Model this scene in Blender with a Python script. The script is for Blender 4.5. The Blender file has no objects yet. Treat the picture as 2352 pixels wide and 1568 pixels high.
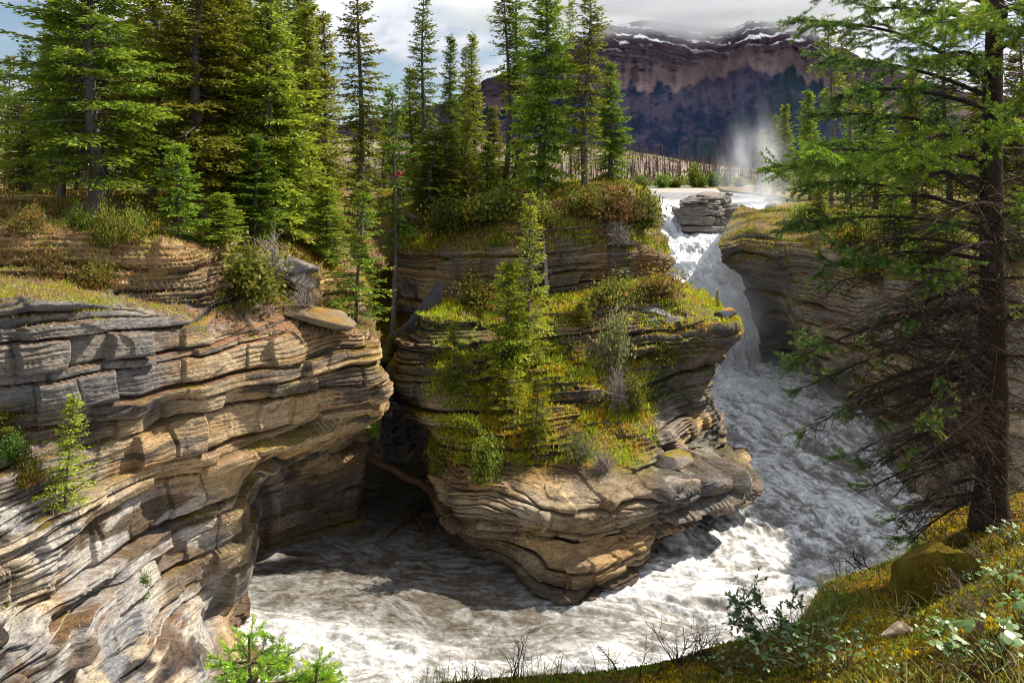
import bpy, math, random
import numpy as np
from mathutils import Vector, Matrix
from mathutils.bvhtree import BVHTree

# ------------------------------------------------------------------ camera, sky, sun, exposure
F, CX, HY = 1846.0, 1176.0, 410.0            # focal length and horizon in units of a 2352 x 1568 picture
scene = bpy.context.scene
col = scene.collection
cam_d = bpy.data.cameras.new('camera')
cam_d.sensor_width = 36.0
cam_d.lens = 36.0 * F / 2352.0
cam_d.shift_y = -(784.0 - HY) / 2352.0
cam_d.clip_end = 60000
cam_d.clip_start = 0.05
cam = bpy.data.objects.new('camera', cam_d)
col.objects.link(cam)
cam.location = (0, 0, 0)
cam.rotation_euler = (math.radians(90), 0, 0)
scene.camera = cam

SUN_DIR = Vector((0.84, 0.38, 1.0)).normalized()      # towards the sun
sun_el = math.asin(SUN_DIR.z)
sun_d = bpy.data.lights.new('sun', 'SUN')
sun_d.energy = 5.0
sun_d.angle = math.radians(0.53)
sun_d.color = (1.0, 0.94, 0.84)
sun = bpy.data.objects.new('sun', sun_d)
col.objects.link(sun)
sun.rotation_euler = SUN_DIR.to_track_quat('Z', 'Y').to_euler()

world = bpy.data.worlds.new('World')
scene.world = world
world.use_nodes = True
wn, wl = world.node_tree.nodes, world.node_tree.links
wn.clear()
w_out = wn.new('ShaderNodeOutputWorld')
w_sky = wn.new('ShaderNodeTexSky')
w_sky.sky_type = 'NISHITA'
w_sky.sun_disc = False
w_sky.sun_elevation = sun_el
w_sky.sun_rotation = math.atan2(SUN_DIR.x, SUN_DIR.y)
w_bg = wn.new('ShaderNodeBackground')
w_bg.inputs['Strength'].default_value = 0.075
wl.new(w_sky.outputs[0], w_bg.inputs[0])
w_tc = wn.new('ShaderNodeTexCoord')
w_map = wn.new('ShaderNodeMapping')
w_map.inputs['Scale'].default_value = (1.0, 1.0, 2.2)
w_map.inputs['Location'].default_value = (0.35, 0.1, 0.2)
wl.new(w_tc.outputs['Generated'], w_map.inputs[0])
w_n = wn.new('ShaderNodeTexNoise')
w_n.inputs['Scale'].default_value = 5.0
w_n.inputs['Detail'].default_value = 9
w_n.inputs['Roughness'].default_value = 0.55
w_n.inputs['Distortion'].default_value = 0.1
wl.new(w_map.outputs[0], w_n.inputs['Vector'])
w_r = wn.new('ShaderNodeValToRGB')
w_r.color_ramp.elements[0].position = 0.43
w_r.color_ramp.elements[1].position = 0.53
wl.new(w_n.outputs['Fac'], w_r.inputs[0])
w_n2 = wn.new('ShaderNodeTexNoise')
w_n2.inputs['Scale'].default_value = 5.0
w_n2.inputs['Detail'].default_value = 8
w_n2.inputs['Distortion'].default_value = 0.1
wl.new(w_map.outputs[0], w_n2.inputs['Vector'])
w_r2 = wn.new('ShaderNodeValToRGB')
w_r2.color_ramp.elements[0].position = 0.34
w_r2.color_ramp.elements[0].color = (0.20, 0.225, 0.28, 1)
w_r2.color_ramp.elements[1].position = 0.62
w_r2.color_ramp.elements[1].color = (0.64, 0.66, 0.70, 1)
wl.new(w_n2.outputs['Fac'], w_r2.inputs[0])
w_bg2 = wn.new('ShaderNodeBackground')
w_bg2.inputs['Strength'].default_value = 1.0
wl.new(w_r2.outputs[0], w_bg2.inputs[0])
w_mix = wn.new('ShaderNodeMixShader')
wl.new(w_r.outputs[0], w_mix.inputs[0])
wl.new(w_bg.outputs[0], w_mix.inputs[1])
wl.new(w_bg2.outputs[0], w_mix.inputs[2])
wl.new(w_mix.outputs[0], w_out.inputs[0])

vs = scene.view_settings
vs.view_transform = 'Standard'
vs.look = 'None'
vs.exposure = 0.75
vs.gamma = 1.0
vs.use_curve_mapping = False
scene.cycles.max_bounces = 6
scene.cycles.diffuse_bounces = 3
scene.cycles.glossy_bounces = 2
scene.cycles.transmission_bounces = 3
scene.cycles.transparent_max_bounces = 4
scene.cycles.volume_bounces = 3
scene.cycles.filter_width = 1.05
scene.cycles.use_denoising = True
scene.cycles.use_adaptive_sampling = True
scene.cycles.adaptive_threshold = 0.01
scene.cycles.caustics_reflective = False
scene.cycles.caustics_refractive = False


# ------------------------------------------------------------------ helpers
def P(px, py, d):
    return np.array([(px - CX) * d / F, d, (HY - py) * d / F])


def _h(ix, iy, iz, seed):
    with np.errstate(over='ignore'):
        h = (ix.astype(np.uint32) * np.uint32(374761393) + iy.astype(np.uint32) * np.uint32(668265263)
             + iz.astype(np.uint32) * np.uint32(2147483647) + np.uint32((seed * 974711 + 12345) & 0xffffffff))
        h = (h ^ (h >> np.uint32(13))) * np.uint32(1274126177)
        h = (h ^ (h >> np.uint32(16))) * np.uint32(2246822519)
        h = h ^ (h >> np.uint32(15))
    return h.astype(np.float64) / 2147483648.0 - 1.0


_TAB = np.random.default_rng(77).uniform(-1, 1, 64 ** 3).astype(np.float32)


def vnoise(p, seed=0):
    """value noise in [-1, 1] from a periodic lattice; p has shape (..., 3)"""
    p = np.asarray(p, np.float32) + np.array([seed * 7.731 % 61, seed * 3.917 % 59, seed * 5.123 % 53], np.float32)
    f = np.floor(p)
    t = p - f
    t = t * t * (3 - 2 * t)
    i = f.astype(np.int32)
    x0, y0, z0 = (i[..., 0] & 63) << 12, (i[..., 1] & 63) << 6, i[..., 2] & 63
    x1, y1, z1 = ((i[..., 0] + 1) & 63) << 12, ((i[..., 1] + 1) & 63) << 6, (i[..., 2] + 1) & 63
    tx, ty, tz = t[..., 0], t[..., 1], t[..., 2]

    def lx(y, z):
        a = _TAB[x0 + y + z]
        return a + (_TAB[x1 + y + z] - a) * tx
    a = lx(y0, z0)
    a = a + (lx(y1, z0) - a) * ty
    b = lx(y0, z1)
    b = b + (lx(y1, z1) - b) * ty
    return a + (b - a) * tz


def fbm(p, octs=4, seed=0, gain=0.5, lac=2.03):
    a, s, tot = 1.0, 0.0, 0.0
    q = np.array(p, float)
    for k in range(octs):
        s = s + a * vnoise(q + 17.3 * k, seed + k * 7)
        tot += a
        a *= gain
        q = q * lac
    return s / tot


def billow(p, octs=4, seed=0, gain=0.5):
    a, s, tot = 1.0, 0.0, 0.0
    q = np.array(p, float)
    for k in range(octs):
        s = s + a * (1 - np.abs(vnoise(q + 9.1 * k, seed + 5 * k)) * 2)
        tot += a
        a *= gain
        q = q * 2.03
    return s / tot


def sstep(a, b, x):
    t = np.clip((x - a) / (b - a), 0, 1)
    return t * t * (3 - 2 * t)


def mixc(a, b, t):
    t = np.asarray(t)[..., None]
    return a * (1 - t) + b * t


def C3(*v):
    return np.array(v, float)


def cr_matrix(n, m, tension=0.5):
    """Catmull-Rom weights: n control values to m samples"""
    W = np.zeros((m, n))
    u = np.linspace(0, n - 1, m)
    for k, x in enumerate(u):
        i = min(int(x), n - 2)
        t = x - i
        a = tension
        b = [-a * t + 2 * a * t * t - a * t ** 3, 1 + (a - 3) * t * t + (2 - a) * t ** 3,
             a * t + (3 - 2 * a) * t * t + (a - 2) * t ** 3, -a * t * t + a * t ** 3]
        for j, w in enumerate(b):
            W[k, min(max(i - 1 + j, 0), n - 1)] += w
    return W


def turn(p):
    px, py, d = p
    return (px, py, d + (-4.0 + 6.0 * min(max(px, -150), 880) / 880.0) * min(1.0, max(0.0, (44.0 - d) / 14.0)))


def surface(rows, nv, nu, tension=0.3):
    Cg = np.array([[P(*p) for p in r] for r in rows])
    return np.einsum('ai,bj,ijk->abk', cr_matrix(Cg.shape[0], nv, tension), cr_matrix(Cg.shape[1], nu, tension), Cg)


def normals(S):
    du = np.gradient(S, axis=1)
    dv = np.gradient(S, axis=0)
    n = np.cross(dv, du)
    n /= np.linalg.norm(n, axis=2, keepdims=True) + 1e-9
    return n


def grid_faces(nv, nu):
    i = np.arange(nv * nu).reshape(nv, nu)
    return np.stack([i[:-1, :-1], i[1:, :-1], i[1:, 1:], i[:-1, 1:]], -1).reshape(-1, 4)


def make_mesh(name, V, Fc, mat, colr=None, flat=False):
    V = np.ascontiguousarray(V, np.float32).reshape(-1, 3)
    Fc = np.ascontiguousarray(Fc, np.int32)
    n, k = Fc.shape
    me = bpy.data.meshes.new(name)
    me.vertices.add(len(V))
    me.vertices.foreach_set('co', V.ravel())
    me.loops.add(n * k)
    me.loops.foreach_set('vertex_index', Fc.ravel())
    me.polygons.add(n)
    me.polygons.foreach_set('loop_start', np.arange(0, n * k, k, dtype=np.int32))
    me.update(calc_edges=True)
    if colr is not None:
        c = np.ones((len(V), 4), np.float32)
        c[:, :3] = np.asarray(colr, np.float32).reshape(-1, 3)
        a = me.color_attributes.new('col', 'FLOAT_COLOR', 'POINT')
        a.data.foreach_set('color', c.ravel())
    if flat:
        me.shade_flat()
    me.materials.append(mat)
    return me


def link(name, data, parent=None, label=None, cat=None, group=None, kind=None, loc=None):
    o = bpy.data.objects.new(name, data)
    col.objects.link(o)
    if parent is not None:
        o.parent = parent
    if loc is not None:
        o.location = loc
    for k, v in (('label', label), ('category', cat), ('group', group), ('kind', kind)):
        if v:
            o[k] = v
    return o


class Acc:
    """collects quads with colours into one mesh"""
    def __init__(self):
        self.V, self.F, self.C, self.n = [], [], [], 0

    def add(self, V, Fc, c):
        V = np.asarray(V, float).reshape(-1, 3)
        c = np.asarray(c, float)
        if c.ndim == 1:
            c = np.tile(c, (len(V), 1))
        self.V.append(V)
        self.F.append(np.asarray(Fc, int) + self.n)
        self.C.append(c.reshape(-1, 3))
        self.n += len(V)

    def tube(self, pts, rad, sides, c):
        pts = np.asarray(pts, float)
        n = len(pts)
        rad = np.broadcast_to(np.asarray(rad, float), (n,))
        d = np.gradient(pts, axis=0)
        d /= np.linalg.norm(d, axis=1, keepdims=True) + 1e-9
        ref = np.where(np.abs(d[:, 2:3]) > 0.9, np.array([[1.0, 0, 0]]), np.array([[0, 0, 1.0]]))
        a = np.cross(d, ref)
        a /= np.linalg.norm(a, axis=1, keepdims=True) + 1e-9
        b = np.cross(d, a)
        th = np.arange(sides) * 2 * np.pi / sides
        ring = pts[:, None] + rad[:, None, None] * (np.cos(th)[None, :, None] * a[:, None] + np.sin(th)[None, :, None] * b[:, None])
        i = np.arange(n * sides).reshape(n, sides)
        j = np.roll(i, -1, axis=1)
        Fc = np.stack([i[:-1], j[:-1], j[1:], i[1:]], -1).reshape(-1, 4)
        self.add(ring.reshape(-1, 3), Fc, c)

    def diamonds(self, b, d, ln, w, c, rng, fold=0.0):
        """leaf quads: base b, unit direction d, length ln, half width w, colour c (n,3)"""
        n = len(b)
        if n == 0:
            return
        r = rng.normal(size=(n, 3))
        s = np.cross(d, r)
        s /= np.linalg.norm(s, axis=1, keepdims=True) + 1e-9
        ln = np.broadcast_to(ln, (n,))[:, None]
        w = np.broadcast_to(w, (n,))[:, None]
        m = b + d * ln * 0.45
        V = np.stack([b, m + s * w, b + d * ln, m - s * w], 1).reshape(-1, 3)
        Fc = np.arange(4 * n).reshape(n, 4)
        self.add(V, Fc, np.repeat(np.broadcast_to(c, (n, 3)), 4, axis=0))

    def mesh(self, name, mat, flat=False):
        return make_mesh(name, np.concatenate(self.V), np.concatenate(self.F), mat, np.concatenate(self.C), flat)


# ------------------------------------------------------------------ materials
def new_mat(name):
    m = bpy.data.materials.new(name)
    m.use_nodes = True
    nt = m.node_tree
    nt.nodes.clear()
    out = nt.nodes.new('ShaderNodeOutputMaterial')
    return m, nt.nodes, nt.links, out


def rock_mat(name, scale=1.0, bump=0.5, rough=0.85, var=0.5, strata=True, spec=0.12):
    m, N, L, out = new_mat(name)
    b = N.new('ShaderNodeBsdfPrincipled')
    b.inputs['Roughness'].default_value = rough
    b.inputs['Specular IOR Level'].default_value = spec
    at = N.new('ShaderNodeAttribute')
    at.attribute_name = 'col'
    tc = N.new('ShaderNodeTexCoord')
    mp = N.new('ShaderNodeMapping')
    mp.inputs['Scale'].default_value = (1.0, 1.0, 7.0 if strata else 1.0)
    L.new(tc.outputs['Object'], mp.inputs[0])
    n1 = N.new('ShaderNodeTexNoise')
    n1.inputs['Scale'].default_value = 2.6 * scale
    n1.inputs['Detail'].default_value = 10
    n1.inputs['Roughness'].default_value = 0.68
    L.new(mp.outputs[0], n1.inputs['Vector'])
    n2 = N.new('ShaderNodeTexNoise')
    n2.inputs['Scale'].default_value = 9.0 * scale
    n2.inputs['Detail'].default_value = 9
    n2.inputs['Roughness'].default_value = 0.7
    L.new(tc.outputs['Object'], n2.inputs['Vector'])
    mr = N.new('ShaderNodeMapRange')
    mr.inputs['From Min'].default_value = 0.3
    mr.inputs['From Max'].default_value = 0.7
    mr.inputs['To Min'].default_value = 1 - var
    mr.inputs['To Max'].default_value = 1 + var * 0.8
    L.new(n1.outputs['Fac'], mr.inputs['Value'])
    mr2 = N.new('ShaderNodeMapRange')
    mr2.inputs['From Min'].default_value = 0.3
    mr2.inputs['From Max'].default_value = 0.7
    mr2.inputs['To Min'].default_value = 1 - var * 0.7
    mr2.inputs['To Max'].default_value = 1 + var * 0.6
    L.new(n2.outputs['Fac'], mr2.inputs['Value'])
    mu = N.new('ShaderNodeMath')
    mu.operation = 'MULTIPLY'
    L.new(mr.outputs[0], mu.inputs[0])
    L.new(mr2.outputs[0], mu.inputs[1])
    vm = N.new('ShaderNodeVectorMath')
    vm.operation = 'SCALE'
    L.new(at.outputs['Color'], vm.inputs[0])
    L.new(mu.outputs[0], vm.inputs['Scale'])
    L.new(vm.outputs[0], b.inputs['Base Color'])
    ad = N.new('ShaderNodeMath')
    ad.operation = 'ADD'
    L.new(n1.outputs['Fac'], ad.inputs[0])
    L.new(n2.outputs['Fac'], ad.inputs[1])
    bp = N.new('ShaderNodeBump')
    bp.inputs['Strength'].default_value = bump
    bp.inputs['Distance'].default_value = 0.12 / scale
    L.new(ad.outputs[0], bp.inputs['Height'])
    L.new(bp.outputs[0], b.inputs['Normal'])
    L.new(b.outputs[0], out.inputs[0])
    return m


def leaf_mat(name, transl=0.35, tint=0.36, gloss=0.015):
    m, N, L, out = new_mat(name)
    at = N.new('ShaderNodeAttribute')
    at.attribute_name = 'col'
    oi = N.new('ShaderNodeObjectInfo')
    hs = N.new('ShaderNodeHueSaturation')
    mr = N.new('ShaderNodeMapRange')
    mr.inputs['To Min'].default_value = 0.5 - 0.035 * tint / 0.25
    mr.inputs['To Max'].default_value = 0.5 + 0.02 * tint / 0.25
    L.new(oi.outputs['Random'], mr.inputs['Value'])
    L.new(mr.outputs[0], hs.inputs['Hue'])
    mv = N.new('ShaderNodeMapRange')
    mv.inputs['To Min'].default_value = 1 - tint
    mv.inputs['To Max'].default_value = 1 + tint
    ms = N.new('ShaderNodeMath')
    ms.operation = 'FRACT'
    mm = N.new('ShaderNodeMath')
    mm.operation = 'MULTIPLY'
    mm.inputs[1].default_value = 7.31
    L.new(oi.outputs['Random'], mm.inputs[0])
    L.new(mm.outputs[0], ms.inputs[0])
    L.new(ms.outputs[0], mv.inputs['Value'])
    L.new(mv.outputs[0], hs.inputs['Value'])
    L.new(at.outputs['Color'], hs.inputs['Color'])
    di = N.new('ShaderNodeBsdfDiffuse')
    tr = N.new('ShaderNodeBsdfTranslucent')
    gl = N.new('ShaderNodeBsdfGlossy')
    gl.inputs['Roughness'].default_value = 0.45
    L.new(hs.outputs[0], di.inputs[0])
    L.new(hs.outputs[0], tr.inputs[0])
    m1 = N.new('ShaderNodeMixShader')
    m1.inputs[0].default_value = transl
    L.new(di.outputs[0], m1.inputs[1])
    L.new(tr.outputs[0], m1.inputs[2])
    m2 = N.new('ShaderNodeMixShader')
    m2.inputs[0].default_value = gloss
    L.new(m1.outputs[0], m2.inputs[1])
    L.new(gl.outputs[0], m2.inputs[2])
    L.new(m2.outputs[0], out.inputs[0])
    return m


def water_mat(name, scale=1.0, bump=0.35):
    m, N, L, out = new_mat(name)
    b = N.new('ShaderNodeBsdfPrincipled')
    b.inputs['Roughness'].default_value = 0.4
    b.inputs['IOR'].default_value = 1.33
    at = N.new('ShaderNodeAttribute')
    at.attribute_name = 'col'
    tc = N.new('ShaderNodeTexCoord')
    n0 = N.new('ShaderNodeTexNoise')
    n0.inputs['Scale'].default_value = 0.5 * scale
    n0.inputs['Detail'].default_value = 3
    L.new(tc.outputs['Object'], n0.inputs['Vector'])
    va = N.new('ShaderNodeVectorMath')
    va.operation = 'MULTIPLY_ADD'
    va.inputs[1].default_value = (1.6, 1.6, 1.6)
    L.new(n0.outputs['Color'], va.inputs[0])
    L.new(tc.outputs['Object'], va.inputs[2])
    n1 = N.new('ShaderNodeTexNoise')
    n1.inputs['Scale'].default_value = 3.4 * scale
    n1.inputs['Detail'].default_value = 10
    n1.inputs['Roughness'].default_value = 0.72
    n1.inputs['Distortion'].default_value = 0.7
    L.new(va.outputs[0], n1.inputs['Vector'])
    mr = N.new('ShaderNodeMapRange')
    mr.inputs['From Min'].default_value = 0.3
    mr.inputs['From Max'].default_value = 0.68
    mr.inputs['To Min'].default_value = 0.45
    mr.inputs['To Max'].default_value = 1.4
    L.new(n1.outputs['Fac'], mr.inputs['Value'])
    vm = N.new('ShaderNodeVectorMath')
    vm.operation = 'SCALE'
    L.new(at.outputs['Color'], vm.inputs[0])
    L.new(mr.outputs[0], vm.inputs['Scale'])
    L.new(vm.outputs[0], b.inputs['Base Color'])
    bp = N.new('ShaderNodeBump')
    bp.inputs['Strength'].default_value = bump
    bp.inputs['Distance'].default_value = 0.12 / scale
    L.new(n1.outputs['Fac'], bp.inputs['Height'])
    L.new(bp.outputs[0], b.inputs['Normal'])
    L.new(b.outputs[0], out.inputs[0])
    return m


M_ROCK = rock_mat('stratified rock', 1.0, 0.8, 0.85, 0.55)
M_STONE = rock_mat('loose stone', 2.5, 0.5, 0.8, 0.4)
M_SOIL = rock_mat('forest soil', 3.0, 0.7, 0.95, 0.5, strata=False)
M_MOUNT = rock_mat('mountain rock', 0.02, 0.0, 0.95, 0.45, spec=0.0)
M_BARK = rock_mat('bark', 6.0, 0.8, 0.9, 0.5, strata=False)
M_LEAF = leaf_mat('needles and leaves', 0.45)
M_NEAR = leaf_mat('fresh needles', 0.45, 0.1, 0.06)
M_WATER = water_mat('river water')
M_FALL = water_mat('falling water', 1.3, 0.6)
M_CLOTH = rock_mat('cloth', 12.0, 0.1, 0.9, 0.15, strata=False)

TAN = C3(0.44, 0.27, 0.115)
CREAM = C3(0.56, 0.42, 0.245)
GREYR = C3(0.24, 0.225, 0.21)
DARKR = C3(0.055, 0.05, 0.05)
RUST = C3(0.38, 0.19, 0.07)
BLUEG = C3(0.36, 0.37, 0.40)
MOSS = C3(0.20, 0.14, 0.015)
OCHRE = C3(0.27, 0.16, 0.025)
SOIL = C3(0.20, 0.115, 0.065)
GRASSG = C3(0.16, 0.16, 0.035)

TERR_V, TERR_F, TERR_N = [], [], 0
SURF = {}


def register(name, S):
    global TERR_N
    nv, nu = S.shape[:2]
    st = max(1, nu // 160)
    S2 = S[::st, ::st]
    TERR_V.append(S2.reshape(-1, 3))
    TERR_F.append(grid_faces(*S2.shape[:2]) + TERR_N)
    TERR_N += S2.shape[0] * S2.shape[1]
    SURF[name] = S


def bed_disp(S, n, seed, amp=0.3, thick=(0.35, 1.1), fine=0.09, dip=(0.02, 0.0), warp=0.5, joints=0.12, lump=2.0):
    """displacement of a stratified rock face: broken beds of uneven thickness standing proud or back"""
    rng = np.random.default_rng(seed)
    X, Y, Z = S[..., 0], S[..., 1], S[..., 2]
    s = Z + dip[0] * X + dip[1] * Y + warp * fbm(S * C3(0.13, 0.13, 0.10), 3, seed) + 0.16 * fbm(S * C3(0.6, 0.6, 0.9), 3, seed + 3)
    th = thick[0] * (thick[1] / thick[0]) ** (rng.random(300) ** 1.3)
    edges = np.cumsum(th) + s.min() - 1.0
    k = np.searchsorted(edges, s)
    t = (s - edges[k - 1]) / (edges[k] - edges[k - 1])
    lat = (X + 0.6 * Y) + 0.35 * fbm(S * 0.8, 2, seed + 17)
    off = vnoise(np.stack([lat * 0.20, k * 7.7, Y * 0.12], -1), seed + 1)
    # blocks: each bed breaks into blocks of its own length, some standing out and some fallen away
    ln = 0.35 + 0.5 * (0.5 + 0.5 * _h(k, k * 0 + 9, k * 0, seed))
    bc = lat * ln + 6 * _h(k, k * 0 + 3, k * 0, seed)
    bi = np.floor(bc).astype(np.int64)
    bf = bc - bi
    bo = _h(bi, k, k * 0, seed + 6)
    bn = _h(bi + 1, k, k * 0, seed + 6)
    blk = bo + (bn - bo) * sstep(0.93, 1.0, bf)
    prof = 1 - np.abs(2 * t - 1) ** 9
    nk = sstep(-0.25, 0.35, vnoise(np.stack([lat * 0.35, k * 5.1, 0 * t], -1), seed + 2))
    notch = np.exp(-(t / 0.10) ** 2) * nk
    D = amp * (0.6 * off + 0.95 * blk) + amp * 0.25 * (prof - 0.7) - amp * 2.0 * notch
    # thin laminae
    e2 = np.cumsum(rng.uniform(0.05, 0.24, 1200)) + s.min() - 1.0
    s2 = s + 0.07 * fbm(S * 1.3, 2, seed + 11)
    k2 = np.searchsorted(e2, s2)
    t2 = (s2 - e2[k2 - 1]) / (e2[k2] - e2[k2 - 1])
    o2 = vnoise(np.stack([lat * 0.7, k2 * 2.7, Y * 0.3], -1), seed + 4)
    act = sstep(-0.35, 0.3, fbm(S * 0.3, 2, seed + 21))
    D = D + fine * (0.25 + 1.6 * act) * (o2 + 0.35 * (1 - np.abs(2 * t2 - 1) ** 3) - 0.7 * np.exp(-(t2 / 0.18) ** 2))
    # open upright joints
    on = _h(bi, k, k * 0 + 4, seed + 7) > 0.15
    D = D - joints * np.exp(-((bf - 0.965) / 0.03) ** 2) * on
    # large angular hollows and bulges
    big = fbm(S * C3(0.16, 0.16, 0.22), 3, seed + 30)
    D = D + lump * amp * (np.round(big * 5) / 5 * 0.65 + big * 0.35) + 0.5 * amp * fbm(S * 0.6, 3, seed + 32) + 0.05 * fbm(S * 3.1, 3, seed + 31)
    return D, s, k, t


def rock_colour(S, n, s, k, t, seed, tan=0.6, dark=0.27, grey=0.2):
    rng = np.random.default_rng(seed + 99)
    rnd = rng.random(400)
    kk = np.clip(k, 0, 399)
    a = fbm(S * C3(0.18, 0.18, 0.5), 4, seed + 40)
    b = fbm(S * C3(0.6, 0.6, 1.5), 4, seed + 50)
    c = mixc(TAN, CREAM, np.clip(0.45 + 0.9 * b + 0.5 * (rnd[kk] - 0.5), 0, 1))
    c = mixc(c, BLUEG * 1.0, sstep(0.15, 0.5, fbm(S * C3(0.35, 0.35, 0.6), 3, seed + 60)) * 0.5)
    g = sstep(0.55 - grey, 0.75 - grey, 0.5 + a * 0.9 + 0.5 * (rnd[(kk + 57) % 400] - 0.5))
    c = mixc(c, GREYR * 1.0, g * 0.85)
    r = sstep(0.2, 0.55, fbm(S * C3(0.5, 0.5, 0.9), 3, seed + 70))
    c = mixc(c, RUST, r * 0.4)
    st = fbm(np.stack([S[..., 0] * 0.9, S[..., 1] * 0.9, S[..., 2] * 0.13], -1), 4, seed + 80)
    d = sstep(0.62 - dark, 0.95 - dark, 0.5 + st + 0.35 * a)
    c = mixc(c, DARKR, d * 0.85)
    lam = vnoise(np.stack([S[..., 0] * 0.4, S[..., 1] * 0.4, s * 7.0], -1), seed + 81)
    c = c * (1 + 0.28 * lam)[..., None]
    c = mixc(c, DARKR * 0.6, 0.8 * np.exp(-(t / 0.08) ** 2))  # shade painted into the bedding notches
    return np.clip(c, 0.012, 0.9)


def cliff(name, rows, nv, nu, seed, label, amp=0.3, layer=1.1, colour=None, post=None, tension=0.3, **kw):
    S = surface(rows, nv, nu, tension)
    n = normals(S)
    D, s, k, t = bed_disp(S, n, seed, amp, **kw)
    nh = n * C3(1, 1, 0.35)
    nh /= np.linalg.norm(nh, axis=2, keepdims=True) + 1e-9
    flat = sstep(0.75, 0.95, np.abs(n[..., 2]))
    S2 = S + nh * (D * (1 - 0.75 * flat))[..., None]
    if post:
        S2 = post(S2, n)
    n2 = normals(S2)
    up = n2[..., 2]
    c = rock_colour(S2, n2, s, k, t, seed)
    if colour:
        c = colour(c, S2, n2, s, k)
    register(name, S2)
    root = link(name, None, label=label, cat='cliff', kind='structure')
    Fq = grid_faces(nv, nu)
    sc = s.reshape(-1)[Fq].mean(1)
    g = np.floor((sc - sc.min()) / layer).astype(int)
    Vf, cf = S2.reshape(-1, 3), c.reshape(-1, 3)
    for gi in np.unique(g):
        q = Fq[g == gi]
        if len(q) < 30:
            continue
        u, inv = np.unique(q, return_inverse=True)
        me = make_mesh('rock_layer', Vf[u], inv.reshape(-1, 4), M_ROCK, cf[u])
        link('rock_layer', me, root)
    return S2, c


def moss_mask(S, n, lo=0.45, hi=0.8, seed=1, sc=0.4):
    return sstep(lo, hi, n[..., 2] + 0.35 * fbm(S * sc, 4, seed))


# ------------------------------------------------------------------ the gorge
def ground_tint(c, S, n, seed, lo=0.5, hi=0.8, dry=0.5):
    m = moss_mask(S, n, lo, hi, seed)
    a = fbm(S * 0.5, 4, seed + 1)
    b = fbm(S * 1.7, 4, seed + 2)
    g = mixc(SOIL, MOSS, sstep(-0.15, 0.25, a))
    g = mixc(g, GRASSG, sstep(0.0, 0.35, b))
    g = mixc(g, OCHRE, sstep(0.2, 0.5, fbm(S * 0.9, 3, seed + 3)) * 0.8)
    return mixc(c, g, m)


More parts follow.
